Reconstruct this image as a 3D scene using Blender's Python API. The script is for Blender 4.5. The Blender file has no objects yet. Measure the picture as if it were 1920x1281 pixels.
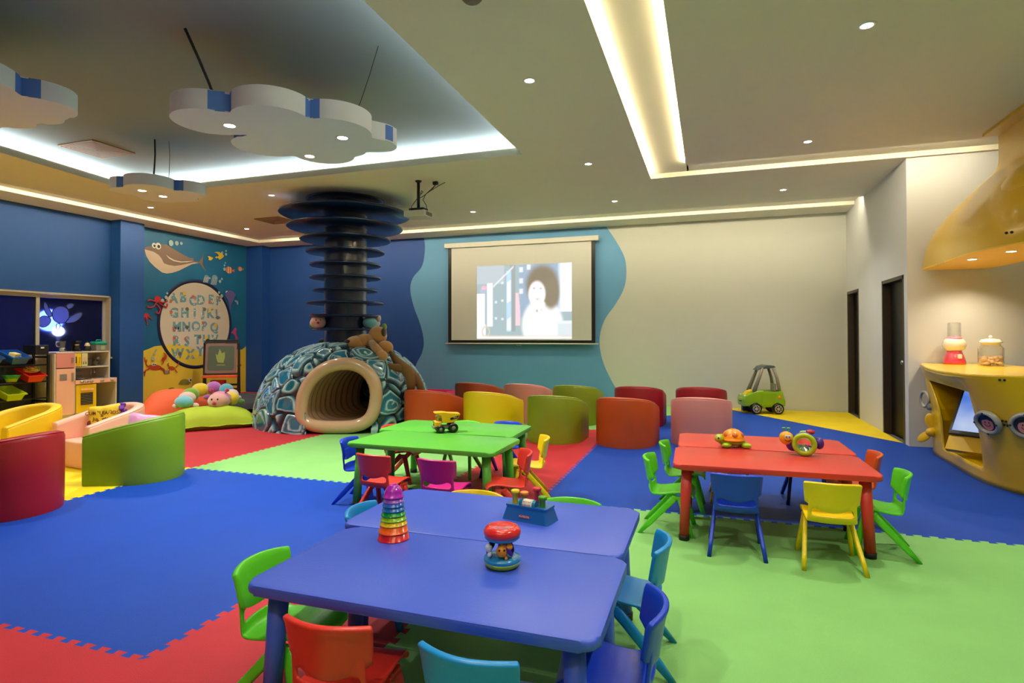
import bpy, bmesh, math, random
from mathutils import Vector, Matrix, noise
random.seed(7)
C = bpy.data.collections.new('scene') if False else bpy.context.scene.collection
SC = bpy.context.scene
PI = math.pi
rad = math.radians

# ---------------------------------------------------------------- camera
cam = bpy.data.cameras.new('camera'); camo = bpy.data.objects.new('camera', cam); C.objects.link(camo)
_f, _yaw, _p, _r = 1092.35, -.3263, .0141, -.0013
_cy, _sy = math.cos(_yaw), math.sin(_yaw)
_M = Matrix(((1,0,0),(0,0,-1),(0,1,0))) @ Matrix(((_cy,-_sy,0),(_sy,_cy,0),(0,0,1)))
_M = Matrix(((math.cos(_r),-math.sin(_r),0),(math.sin(_r),math.cos(_r),0),(0,0,1))) @ Matrix(((1,0,0),(0,math.cos(_p),math.sin(_p)),(0,-math.sin(_p),math.cos(_p)))) @ _M
_W = Matrix((_M[0], -_M[1], -_M[2])).transposed().to_4x4()
_W.translation = (0, 0, 1.335)
camo.matrix_world = _W
cam.sensor_width = 36; cam.sensor_fit = 'HORIZONTAL'
cam.lens = 36*_f/1920; cam.shift_y = -27/1920
cam.clip_start = .05; cam.clip_end = 100
SC.camera = camo

# ---------------------------------------------------------------- world, exposure
w = bpy.data.worlds.new('night'); SC.world = w; w.use_nodes = True
w.node_tree.nodes['Background'].inputs[0].default_value = (.10,.12,.2,1)
w.node_tree.nodes['Background'].inputs[1].default_value = .12
SC.view_settings.view_transform = 'Standard'; SC.view_settings.look = 'None'
SC.view_settings.exposure = EXPO = 0.0
SC.view_settings.gamma = 1; SC.view_settings.use_curve_mapping = False
LK = 1.85

# ---------------------------------------------------------------- helpers
def lin(c):
    c = c/255
    return c/12.92 if c <= .04045 else ((c+.055)/1.055)**2.4
def rgb(c): return (lin(c[0]), lin(c[1]), lin(c[2]), 1)
_mats = {}
def mat(name, c, rough=.5, metal=0, coat=0, bump=0, bscale=60, var=.04, emit=0, trans=0, spec=.5, sheen=0, ecol=None):
    if name in _mats: return _mats[name]
    m = bpy.data.materials.new(name); m.use_nodes = True; nt = m.node_tree; b = nt.nodes['Principled BSDF']
    L = nt.links; col = rgb(c)
    b.inputs['Roughness'].default_value = rough; b.inputs['Metallic'].default_value = metal
    b.inputs['Coat Weight'].default_value = coat; b.inputs['Coat Roughness'].default_value = .08
    b.inputs['Specular IOR Level'].default_value = spec
    b.inputs['Transmission Weight'].default_value = trans
    if sheen: b.inputs['Sheen Weight'].default_value = sheen
    if var or bump:
        tc = nt.nodes.new('ShaderNodeTexCoord'); nz = nt.nodes.new('ShaderNodeTexNoise')
        nz.inputs['Scale'].default_value = 3.0; nz.inputs['Detail'].default_value = 4
        L.new(tc.outputs['Object'], nz.inputs['Vector'])
        mx = nt.nodes.new('ShaderNodeMix'); mx.data_type = 'RGBA'
        mx.inputs[6].default_value = tuple(min(1, v*(1-var)) for v in col[:3])+(1,)
        mx.inputs[7].default_value = tuple(min(1, v*(1+var)) for v in col[:3])+(1,)
        L.new(nz.outputs['Fac'], mx.inputs[0]); L.new(mx.outputs[2], b.inputs['Base Color'])
        if bump:
            n2 = nt.nodes.new('ShaderNodeTexNoise'); n2.inputs['Scale'].default_value = bscale
            L.new(tc.outputs['Object'], n2.inputs['Vector'])
            bp = nt.nodes.new('ShaderNodeBump'); bp.inputs['Strength'].default_value = bump; bp.inputs['Distance'].default_value = .01
            L.new(n2.outputs['Fac'], bp.inputs['Height']); L.new(bp.outputs['Normal'], b.inputs['Normal'])
    else: b.inputs['Base Color'].default_value = col
    if emit:
        b.inputs['Emission Color'].default_value = rgb(ecol or c); b.inputs['Emission Strength'].default_value = emit
    _mats[name] = m
    return m
def vcmat(name, rough=.4, coat=0, emit=0):
    if name in _mats: return _mats[name]
    m = bpy.data.materials.new(name); m.use_nodes = True; nt = m.node_tree; b = nt.nodes['Principled BSDF']
    a = nt.nodes.new('ShaderNodeVertexColor'); a.layer_name = 'col'
    if not emit: nt.links.new(a.outputs['Color'], b.inputs['Base Color'])
    b.inputs['Roughness'].default_value = rough; b.inputs['Coat Weight'].default_value = coat; b.inputs['Coat Roughness'].default_value = .06
    if emit:
        nt.links.new(a.outputs['Color'], b.inputs['Emission Color']); b.inputs['Emission Strength'].default_value = emit
        b.inputs['Base Color'].default_value = (0,0,0,1)
    _mats[name] = m
    return m

class MB:
    def __init__(s): s.bm = bmesh.new(); s.mi = 0
    def _new(s, fs):
        for f in fs: f.material_index = s.mi
    def box(s, c, d, rz=0, rx=0, ry=0, bev=0):
        r = bmesh.ops.create_cube(s.bm, size=1)
        vs = r['verts']
        M = Matrix.Translation(c) @ Matrix.Rotation(rz,4,'Z') @ Matrix.Rotation(ry,4,'Y') @ Matrix.Rotation(rx,4,'X') @ Matrix.Diagonal((d[0],d[1],d[2],1))
        bmesh.ops.transform(s.bm, matrix=M, verts=vs)
        fs = set(f for v in vs for f in v.link_faces)
        if bev:
            es = set(e for v in vs for e in v.link_edges)
            r = bmesh.ops.bevel(s.bm, geom=list(es), offset=bev, segments=3, affect='EDGES', profile=.5)
            fs = set(f for v in r['verts'] for f in v.link_faces) | set(f for f in fs if f.is_valid)
        s._new(fs); return s
    def sph(s, c, r, seg=20, ring=12, M=None):
        if not hasattr(r, '__len__'): r = (r,r,r)
        q = bmesh.ops.create_uvsphere(s.bm, u_segments=seg, v_segments=ring, radius=1)
        T = Matrix.Translation(c) @ (M or Matrix.Identity(4)) @ Matrix.Diagonal((r[0],r[1],r[2],1))
        bmesh.ops.transform(s.bm, matrix=T, verts=q['verts'])
        fs = set(f for v in q['verts'] for f in v.link_faces)
        for f in fs: f.smooth = True
        s._new(fs); return s
    def tube(s, pts, r, seg=10, closed=False, cap=True):
        pts = [Vector(p) for p in pts]; n = len(pts)
        if not hasattr(r, '__len__'): r = [r]*n
        rings = []; up = None
        for i, p in enumerate(pts):
            if closed: t = pts[(i+1) % n]-pts[i-1]
            else: t = pts[min(i+1,n-1)]-pts[max(i-1,0)]
            t.normalize()
            if up is None:
                a = Vector((0,0,1)) if abs(t.z) < .9 else Vector((0,1,0))
                up = (a-t*a.dot(t)).normalized()
            else: up = (up-t*up.dot(t)).normalized()
            sd = t.cross(up)
            rings.append([s.bm.verts.new(p+(up*math.cos(2*PI*k/seg)+sd*math.sin(2*PI*k/seg))*r[i]) for k in range(seg)])
        fs = []
        m = n if closed else n-1
        for i in range(m):
            a, b = rings[i], rings[(i+1) % n]
            for k in range(seg):
                f = s.bm.faces.new((a[k], a[(k+1) % seg], b[(k+1) % seg], b[k])); f.smooth = True; fs.append(f)
        if cap and not closed:
            fs.append(s.bm.faces.new(rings[0][::-1])); fs.append(s.bm.faces.new(rings[-1]))
        s._new(fs); return s
    def lathe(s, prof, seg=32, c=(0,0,0), M=None):
        T = Matrix.Translation(c) @ (M or Matrix.Identity(4)); rings = []; fs = []
        for (r, z) in prof:
            if r < 1e-6: rings.append([s.bm.verts.new(T @ Vector((0,0,z)))])
            else: rings.append([s.bm.verts.new(T @ Vector((r*math.cos(2*PI*k/seg), r*math.sin(2*PI*k/seg), z))) for k in range(seg)])
        for a, b in zip(rings, rings[1:]):
            for k in range(seg):
                k2 = (k+1) % seg
                if len(a) == 1 and len(b) == 1: continue
                if len(a) == 1: f = s.bm.faces.new((a[0], b[k2], b[k]))
                elif len(b) == 1: f = s.bm.faces.new((a[k], a[k2], b[0]))
                else: f = s.bm.faces.new((a[k], a[k2], b[k2], b[k]))
                f.smooth = True; fs.append(f)
        s._new(fs); return s
    def prism(s, pts, h0, h1, fn=None, bev=0, seg=2):
        # pts 2d outline; fn maps (u,v,h) -> vector
        fn = fn or (lambda u, v, h: Vector((u,v,h)))
        A = [s.bm.verts.new(fn(u,v,h0)) for u,v in pts]; B = [s.bm.verts.new(fn(u,v,h1)) for u,v in pts]
        fs = [s.bm.faces.new(A[::-1]), s.bm.faces.new(B)]
        n = len(pts)
        for i in range(n): fs.append(s.bm.faces.new((A[i], A[(i+1) % n], B[(i+1) % n], B[i])))
        if bev:
            es = [e for e in fs[1].edges]+[e for e in fs[0].edges]
            r = bmesh.ops.bevel(s.bm, geom=es, offset=bev, segments=seg, affect='EDGES', profile=.5)
            fs = [f for f in fs if f.is_valid]+r['faces']
        s._new(fs); return s
    def grid(s, nu, nv, fn, skip=None, wrapu=False, smooth=True):
        V = [[s.bm.verts.new(fn(i, j)) for j in range(nv)] for i in range(nu)]
        fs = []
        for i in range(nu if wrapu else nu-1):
            for j in range(nv-1):
                if skip and skip(i, j): continue
                i2 = (i+1) % nu
                f = s.bm.faces.new((V[i][j], V[i2][j], V[i2][j+1], V[i][j+1])); f.smooth = smooth; fs.append(f)
        s._new(fs); return V
    def mesh(s, me, M, mi=None):
        n0 = len(s.bm.faces); s.bm.verts.ensure_lookup_table()
        nv = len(s.bm.verts)
        s.bm.from_mesh(me); s.bm.verts.ensure_lookup_table(); s.bm.faces.ensure_lookup_table()
        bmesh.ops.transform(s.bm, matrix=M, verts=s.bm.verts[nv:])
        s._new(s.bm.faces[n0:]); return s
    def xf(s, M): bmesh.ops.transform(s.bm, matrix=M, verts=s.bm.verts); return s
    def build(s, name, mats, parent=None, smooth=None, recalc=True):
        bm = s.bm
        if recalc: bmesh.ops.recalc_face_normals(bm, faces=bm.faces)
        if smooth is not None:
            for f in bm.faces: f.smooth = smooth
        me = bpy.data.meshes.new(name); bm.to_mesh(me); bm.free()
        if not isinstance(mats, (list,tuple)): mats = [mats]
        for m in mats: me.materials.append(m)
        o = bpy.data.objects.new(name, me); C.objects.link(o)
        if parent: o.parent = parent
        if smooth == 'auto' : pass
        return o
def autosmooth(o, ang=35):
    me = o.data
    for p in me.polygons: p.use_smooth = True
    me.set_sharp_from_angle(angle=rad(ang)); return o
def thing(name, label, cat, loc=(0,0,0), rz=0, group=None):
    o = bpy.data.objects.new(name, None); o.empty_display_size = .1; C.objects.link(o)
    o.location = loc; o.rotation_euler = (0,0,rz); tag(o, label, cat, group); return o
def tag(o, label=None, cat=None, group=None, kind=None):
    if label: o['label'] = label
    if cat: o['category'] = cat
    if group: o['group'] = group
    if kind: o['kind'] = kind
    return o
def struct(o): o['kind'] = 'structure'; return o
def copy_tree(o, parent=None):
    c = o.copy(); C.objects.link(c); c.parent = parent
    for ch in list(o.children): copy_tree(ch, c)
    return c
def setmat(o, m):
    for s in o.material_slots: s.link = 'OBJECT'; s.material = m
def subsurf(o, n=1):
    md = o.modifiers.new('sub', 'SUBSURF'); md.levels = n; md.render_levels = n; return o
def solid(o, t, off=0):
    md = o.modifiers.new('sol', 'SOLIDIFY'); md.thickness = t; md.offset = off; return o
def bevel(o, w, n=2, lim=40):
    md = o.modifiers.new('bev', 'BEVEL'); md.width = w; md.segments = n; md.limit_method = 'ANGLE'; md.angle_limit = rad(lim); return o
def text_me(body, size, ext=.0, align='CENTER', bold=0):
    cu = bpy.data.curves.new('t', 'FONT'); cu.body = body; cu.size = size; cu.extrude = ext; cu.align_x = align; cu.align_y = 'CENTER'; cu.offset = bold
    cu.resolution_u = 3
    o = bpy.data.objects.new('t', cu); C.objects.link(o)
    dg = bpy.context.evaluated_depsgraph_get(); me = bpy.data.meshes.new_from_object(o.evaluated_get(dg))
    bpy.data.objects.remove(o); bpy.data.curves.remove(cu); return me
def rrect(x0, x1, y0, y1, r, n=5):
    P = []
    for cx, cy, a in ((x1-r,y1-r,0),(x0+r,y1-r,90),(x0+r,y0+r,180),(x1-r,y0+r,270)):
        for k in range(n+1):
            t = rad(a+90*k/n); P.append((cx+r*math.cos(t), cy+r*math.sin(t)))
    return P
def ell(cx, cy, a, b, n=24): return [(cx+a*math.cos(2*PI*k/n), cy+b*math.sin(2*PI*k/n)) for k in range(n)]
def smooth_poly(P, it=2):
    for _ in range(it):
        Q = []
        for a, b in zip(P, P[1:]+P[:1]):
            Q.append((a[0]*.75+b[0]*.25, a[1]*.75+b[1]*.25)); Q.append((a[0]*.25+b[0]*.75, a[1]*.25+b[1]*.75))
        P = Q
    return P
def sstep(a, b, x):
    t = max(0, min(1, (x-a)/(b-a))); return t*t*(3-2*t)

# ---------------------------------------------------------------- dimensions
Z0 = 3.465; XL = -10.45; YB = 11.40; XR = 2.26; YR = 8.15; XE = 5.2; YN = -3.2
WARM = (1.0, .80, .55); NEUT = (1.0, .945, .84); COOL = (.72, .84, 1.0)

# ---------------------------------------------------------------- large area light: none; the room is lit by its own lamps (spots and strips below)
def spot(loc, energy, col=NEUT, ang=110, blend=.8, size=.05, parent=None, name='lamp', aim=None):
    l = bpy.data.lights.new(name, 'SPOT'); l.energy = energy*LK; l.color = col; l.spot_size = rad(ang); l.spot_blend = blend; l.shadow_soft_size = size
    o = bpy.data.objects.new(name, l); C.objects.link(o); o.location = loc
    if parent: o.parent = parent
    if aim: o.rotation_euler = (Vector(aim)-Vector(loc)).to_track_quat('-Z','Y').to_euler()
    return o

# ================================================================= SETTING
m_floor = mat('subfloor', (90,90,90), .8)
def eva(name, c):
    m = mat(name, c, .62, bump=.25, bscale=220, var=.12, spec=.25)
    return m
m_blue = eva('foam_blue', (3,62,166)); m_red = eva('foam_red', (178,38,50)); m_grn = eva('foam_green', (128,188,108)); m_yel = eva('foam_yellow', (232,204,24))
b = MB().box(((XL+XE)/2, (YN+YB)/2, -.07), (XE-XL+.6, YB-YN+.6, .1)); struct(b.build('floor', m_floor))

def tooth_edge(a, b, n):
    # puzzle edge from a to b with n dovetail teeth, same curve whichever way it is walked
    flip = (a[0], a[1]) > (b[0], b[1])
    p, q = (b, a) if flip else (a, b)
    P, Q = Vector(p), Vector(q); d = (Q-P)/n; L = d.length; t = d.normalized(); nn = Vector((-t.y, t.x)); h = L*.17
    out = [P]
    for i in range(n):
        s = P+d*i
        for u, v in ((.28,-h),(.20,h),(.80,h),(.72,-h)):
            out.append(s+t*(u*L)+nn*v)
    out.append(Q)
    if flip: out = out[::-1]
    return [(v.x, v.y) for v in out]
U = .911; gy = [1.81+U*i for i in range(-5, 12)]; 
xA, xB, xC = -4.953, -2.22, -1.309; y1, y2 = 1.81, 4.545; y3 = 2.721; y4 = 8.19; y5 = 10.01
def zone(verts, m, label, name='foam_mat'):
    # verts: list of (x, y, kind) kind of the edge leaving this vertex: 't' toothed or 's' straight
    P = []
    n = len(verts)
    for i, (x, y, k) in enumerate(verts):
        x2, y2_, _ = verts[(i+1) % n]
        if k == 't':
            L = math.hypot(x2-x, y2_-y); P += tooth_edge((x,y), (x2,y2_), max(1, round(L/.0911)))[:-1]
        else: P.append((x,y))
    mb = MB().prism(P, -.018, 0); o = mb.build(name, m); bmesh_tri(o)
    return tag(o, label, 'foam mat', 'coloured interlocking foam mats on the floor')
def bmesh_tri(o):
    from mathutils.geometry import tessellate_polygon
    bm = bmesh.new(); bm.from_mesh(o.data)
    for f in [f for f in bm.faces if len(f.verts) > 4]:
        vs = list(f.verts); n0 = f.normal.copy(); mi = f.material_index
        tris = tessellate_polygon([[v.co for v in vs]]); bm.faces.remove(f)
        for t in tris:
            try: g = bm.faces.new([vs[k] for k in t])
            except ValueError: continue
            g.material_index = mi; g.normal_update()
            if g.normal.dot(n0) < 0: g.normal_flip()
    bm.to_mesh(o.data); bm.free()
xw = XL+.0; 
zone([(xw,YN,'s'),(xC,YN,'t'),(xC,y3,'t'),(xB,y3,'t'),(xB,y1,'t'),(xA,y1,'t'),(xw,y1,'s')], m_red, 'red foam mat area in the left foreground under the corner of the blue table')
zone([(xA,y1,'t'),(xB,y1,'t'),(xB,y3,'t'),(xC,y3,'t'),(xC,y2,'t'),(xB-.03,y2,'t'),(xA,y2,'t')], m_blue, 'large blue foam mat area left of the blue table')
xD = xA-3*U
zone([(xw,y1,'t'),(xA,y1,'t'),(xA,y2,'t'),(xD,y2,'t'),(xD,y4,'t'),(xw,y4,'s')], m_yel, 'yellow foam mat area under the left group of armchairs')
zone([(xC,YN,'s'),(XE,YN,'s'),(XE,y2,'t'),(xC,y2,'t'),(xC,y3,'t')], m_grn, 'green foam mat area in front of the red table')
zone([(xw,y4,'t'),(xD,y4,'t'),(xD,y2,'t'),(xA,y2,'t'),(xA,y4,'t'),(xA,YB-.02,'s'),(xw,YB-.02,'s')], m_red, 'red foam mat area left of the shell play dome')
zone([(xA,y2,'t'),(xB-.03,y2,'t'),(xB-.03,y4,'t'),(xA,y4,'t')], m_grn, 'pale green foam mat area in front of the play dome mouth')
zone([(xB-.03,y2,'t'),(xC,y2,'t'),(xC,y4,'t'),(xB-.03,y4,'t')], m_red, 'narrow red foam mat strip between the green table and the tub chairs')
zone([(xC,y2,'t'),(XE,y2,'s'),(XE,YR,'s'),(XR,YR,'s'),(XR,8.37,'s'),(.19,YB-.02,'s'),(-.4,YB-.02,'t'),(-.4,y5,'t'),(xC,y5,'t'),(xC,y4,'t')], m_blue, 'large blue foam mat area behind the red table')
zone([(xA,y4,'t'),(xB-.03,y4,'t'),(xC,y4,'t'),(xC,y5,'t'),(-.4,y5,'t'),(-.4,YB-.02,'s'),(xA,YB-.02,'t')], m_grn, 'green foam mat area along the screen wall behind the tub chairs')
zone([(XR,8.37,'s'),(XR,YB-.02,'s'),(.19,YB-.02,'s')], m_yel, 'yellow triangular foam mat by the two dark doors')

# walls
m_wblue = mat('wall_paint_blue', (12,68,136), .6, bump=.05, bscale=200, var=.05)
m_wdeep = mat('wall_paint_deep_blue', (6,62,138), .6, var=.04)
m_wteal = mat('wall_paint_teal', (94,152,196), .6, var=.04)
m_wcream = mat('wall_paint_cream', (202,204,192), .65, var=.02)
m_wwhite = mat('wall_paint_white', (206,208,208), .65, var=.02)
m_ceil = mat('ceiling_paint', (232,228,206), .8, var=.03)
m_tray_shaded = mat('ceiling_paint_tray_shaded', (136,142,142), .8, var=.04)  # ceiling paint greyed: the dimmer light up in the tray is put into its colour
T = .15
mb = MB(); mb.prism([(XL-T,YB),(XR+T,YB),(XR+T,YB+T),(XL-T,YB+T)], -.05, Z0+.4); struct(mb.build('wall_back', m_wcream))
# painted colour fields on the back wall, thin coats with their own outline
def spline(P, n=8):
    out = []
    for i in range(len(P)-1):
        p0, p1, p2, p3 = P[max(i-1,0)], P[i], P[i+1], P[min(i+2,len(P)-1)]
        for k in range(n):
            t = k/n
            out.append(tuple(.5*((2*p1[a])+(-p0[a]+p2[a])*t+(2*p0[a]-5*p1[a]+4*p2[a]-p3[a])*t*t+(-p0[a]+3*p1[a]-3*p2[a]+p3[a])*t**3) for a in (0,1)))
    out.append(P[-1]); return out
w1 = spline([(-5.88,Z0),(-5.86,3.2),(-5.93,2.85),(-6.15,2.6),(-6.215,2.35),(-6.14,2.0),(-5.96,1.55),(-5.885,1.2),(-5.93,.95),(-6.06,.72),(-6.15,.45),(-6.1,.2),(-6.0,0)])
w2 = spline([(-1.9,Z0),(-1.70,3.15),(-1.55,2.85),(-1.515,2.55),(-1.56,2.25),(-1.72,1.95),(-1.93,1.65),(-2.03,1.35),(-2.03,1.05),(-1.94,.72),(-1.76,.36),(-1.62,.15),(-1.55,0)])
fy = lambda d: (lambda u, v, h: Vector((u, YB-h*d, v)))
struct(MB().prism(w1+[(XL,0),(XL,Z0)], 0, 1, fy(.004)).build('wall_back', m_wdeep))
struct(MB().prism(w2+w1[::-1], 0, 1, fy(.003)).build('wall_back', m_wteal))
for o in (bpy.data.objects['wall_back.001'], bpy.data.objects['wall_back.002']): bmesh_tri(o)
# left wall with window opening y 6.0(out of frame)..7.77 z .9..2.06
WY0, WY1, WZ0, WZ1 = 4.2, 7.765, .92, 2.06
mb = MB()
for (a0,a1,b0,b1) in ((YN,WY0,-.05,Z0+.4),(WY1,YB,-.05,Z0+.4),(WY0,WY1,-.05,WZ0),(WY0,WY1,WZ1,Z0+.4)):
    mb.box((XL-T/2,(a0+a1)/2,(b0+b1)/2),(T,a1-a0,b1-b0))
struct(mb.build('wall_left', m_wblue))
struct(MB().box(((XL-10.19)/2,8.015,Z0/2),(10.45-10.19,.47,Z0)).build('wall_left', m_wblue))
struct(MB().box(((XL-10.0)/2,11.265,Z0/2),(.45,.27,Z0)).build('wall_left', m_wdeep))
# right walls: door wall at x=XR and the wall stub behind the counter
D2 = (8.285, 9.235); D1 = (10.56, 11.36); DH = 2.07
mb = MB()
for (a0,a1,b0,b1) in ((YR,D2[0],-.05,Z0+.4),(D2[1],D1[0],-.05,Z0+.4),(D1[1],YB+T,-.05,Z0+.4),(D2[0],D2[1],DH,Z0+.4),(D1[0],D1[1],DH,Z0+.4)):
    mb.box((XR+.07,(a0+a1)/2,(b0+b1)/2),(.14,a1-a0,b1-b0))
struct(mb.build('wall_right', m_wwhite))
struct(MB().box(((XR+.14+XE)/2,YR+.07,Z0/2+.15),(XE-XR-.14,.14,Z0+.4)).build('wall_right', m_wwhite))
struct(MB().box((XE+.07,(YN+YR)/2,Z0/2+.15),(.14,YR-YN+.3,Z0+.4)).build('wall_right', m_wwhite))
struct(MB().box(((XL+XE)/2,YN-.07,Z0/2+.15),(XE-XL+.3,.14,Z0+.4)).build('wall_front', m_wwhite))
# doors
m_door = mat('dark_wenge', (10,5,5), .4, var=.3, spec=.2); m_frame = mat('door_frame_brown', (52,42,30), .45); m_chrome = mat('chrome', (200,200,200), .2, metal=1, var=0)
for i, (a0, a1) in enumerate((D2, D1)):
    d = struct(MB().box((XR+.11,(a0+a1)/2,DH/2-.02),(.04,a1-a0-.08,DH-.05)).build('door_%d' % (i+1), m_door))
    fr = MB()
    for y in (a0+.022, a1-.022): fr.box((XR+.068,y,DH/2),(.145,.044,DH))
    fr.box((XR+.068,(a0+a1)/2,DH-.02),(.145,a1-a0,.045)); fr.build('door_frame', m_frame, d)
    if i == 0:
        k = MB(); k.lathe([(.0,0),(.028,0),(.028,.006),(.011,.012),(.011,.04),(.026,.05),(.031,.068),(.02,.084),(0,.088)], 20, (XR+.09,a0+.17,.99), Matrix.Rotation(-PI/2,4,'Y')); k.build('door_knob', m_chrome, d)
    # dark room behind
struct(MB().box((XR+.35,9.95,1.3),(.04,3.2,2.6)).build('wall_right', mat('dark_backing', (25,22,20), .9)))

# ceiling: flat drop ceiling with grooves and a recessed tray
gx0, gx1 = -.74, -.265          # channel groove in x
gy0, gy1 = 7.60, 8.10           # cross groove
cvx0, cvx1 = -9.78, -9.31       # perimeter cove left
cvy0, cvy1 = 10.20, 10.77       # perimeter cove back
TR = [(-8.08,6.5),(-2.07,6.5),(-2.07,-1.0),(-6.98,-1.0)]   # tray opening
th = .03
def slab(x0,x1,y0,y1,z,t=.03,mb=None): mb.box(((x0+x1)/2,(y0+y1)/2,z+t/2),(x1-x0,y1-y0,t))
ST = .065
mb = MB()
slab(XL,cvx0,YN,YB,Z0,ST,mb=mb); slab(cvx0,XR,cvy1,YB,Z0,ST,mb=mb)
slab(cvx1,gx0,6.5,cvy0,Z0,ST,mb=mb); slab(gx0,XR,gy1,cvy0,Z0,ST,mb=mb)
slab(XR,XE,gy1,YR+.1,Z0,ST,mb=mb)
slab(TR[1][0],gx0,YN,6.5,Z0,ST,mb=mb); slab(gx1,XE,YN,gy0,Z0,ST,mb=mb)
mb.prism([(cvx1,6.5),(TR[0][0],6.5),(TR[3][0],-1),(TR[3][0],YN),(cvx1,YN)], Z0, Z0+ST)
slab(TR[3][0],TR[1][0],YN,-1,Z0,ST,mb=mb)
struct(mb.build('ceiling', m_ceil))
# groove tops
mb = MB(); GZ = Z0+ST-.003
slab(cvx0-.02,cvx1+.02,YN,cvy1+.02,GZ,mb=mb); slab(cvx1,XR+.02,cvy0-.02,cvy1+.02,GZ,mb=mb)
slab(gx0-.02,gx1+.02,YN,gy1+.02,GZ,mb=mb); slab(gx1,XE,gy0-.02,gy1+.02,GZ,mb=mb)
struct(mb.build('ceiling', m_ceil))
# tray: lip, pocket and raised ceiling
TZ = Z0+.25
def off(P, d):   # offset convex polygon outward (clockwise or ccw handled by centroid)
    c = Vector((sum(p[0] for p in P)/len(P), sum(p[1] for p in P)/len(P))); n = len(P); L = []
    for i in range(n):
        a, b = Vector(P[i]), Vector(P[(i+1) % n]); t = (b-a).normalized(); nn = Vector((t.y,-t.x))
        if nn.dot((a+b)/2-c) < 0: nn = -nn
        L.append((a+nn*d, t))
    out = []
    for i in range(n):
        (p, t), (q, s) = L[i-1], L[i]; dt = t.x*s.y-t.y*s.x; u = ((q.x-p.x)*s.y-(q.y-p.y)*s.x)/dt; r = p+t*u; out.append((r.x, r.y))
    return out
def ringwall(mb, P, z0, z1):
    n = len(P)
    for i in range(n):
        a, b = P[i], P[(i+1) % n]; f = mb.bm.faces.new([mb.bm.verts.new(v) for v in ((*a,z0),(*b,z0),(*b,z1),(*a,z1))]); f.material_index = mb.mi
def ringflat(mb, P, Q, z):
    n = len(P)
    for i in range(n):
        mb.bm.faces.new([mb.bm.verts.new(v) for v in ((*P[i],z),(*P[(i+1) % n],z),(*Q[(i+1) % n],z),(*Q[i],z))])
mb = MB(); Q1 = off(TR, .02); Q2 = off(TR, .16)
ringwall(mb, TR, Z0+.001, Z0+.085); ringflat(mb, TR, Q1, Z0+.085); ringwall(mb, Q1, Z0+.067, Z0+.085); ringflat(mb, Q1, Q2, Z0+.067); ringwall(mb, Q2, Z0+.06, TZ)
struct(mb.build('ceiling', m_ceil))
mb = MB(); mb.prism(Q2, TZ, TZ+.03); struct(mb.build('ceiling', m_tray_shaded))
struct(MB().box(((XL+XE)/2,(YN+YB)/2,TZ+.08),(XE-XL+.4,YB-YN+.4,.04)).build('ceiling', m_ceil))

# light strips lying in the grooves
def em(name, c, s):
    m = bpy.data.materials.new(name); m.use_nodes = True; nt = m.node_tree; nt.nodes.clear()
    e = nt.nodes.new('ShaderNodeEmission'); o = nt.nodes.new('ShaderNodeOutputMaterial'); e.inputs[0].default_value = (*c,1); e.inputs[1].default_value = s
    nt.links.new(e.outputs[0], o.inputs[0]); return m
m_ledx = em('led_warm_bright', (1,.87,.64), 120); m_ledw = em('led_warm', (1,.80,.50), 60); m_ledc = em('led_cool', (.70,.85,1.0), 52)
def strip(a, b, z, m, label, wd=.012):
    A, B = Vector((*a,z)), Vector((*b,z)); L = (B-A).length; ang = math.atan2(B.y-A.y, B.x-A.x)
    o = MB().box(((A.x+B.x)/2,(A.y+B.y)/2,z),(L,wd,wd),rz=ang).build('light_strip', m); tag(o, label, 'light strip', 'strips of light hidden in the ceiling grooves'); return o
zs = Z0+.045
strip((cvx1-.02,-2.5),(cvx1-.02,cvy0-.05),zs,m_ledx,'long warm light strip in the ceiling groove along the blue window wall')
strip((cvx1,cvy0+.02),(XR-.05,cvy0+.02),zs,m_ledx,'long warm light strip in the ceiling groove along the screen wall')
strip((gx1-.02,-2.5),(gx1-.02,gy0+.0),zs,m_ledw,'warm light strip in the wide ceiling channel, on its right side')
strip((gx0+.02,-2.5),(gx0+.02,gy1-.06),zs,m_ledw,'warm light strip in the wide ceiling channel, on its left side')
strip((gx1,gy0+.02),(3.0,gy0+.02),zs,m_ledx,'warm light strip in the ceiling groove leading to the yellow column')
Q3 = off(TR, .11)
for i in range(3 if True else 4):
    a, b = Q3[i], Q3[(i+1) % 4]
for (i, lab) in ((0,'cool white light strip at the far edge of the raised ceiling with the clouds'),(1,'cool white light strip at the right edge of the raised ceiling with the clouds'),(3,'cool white light strip at the left edge of the raised ceiling with the clouds')):
    a, b = Q3[i], Q3[(i+1) % 4]; strip(a, b, Z0+.076, m_ledc, lab, .014)
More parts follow.
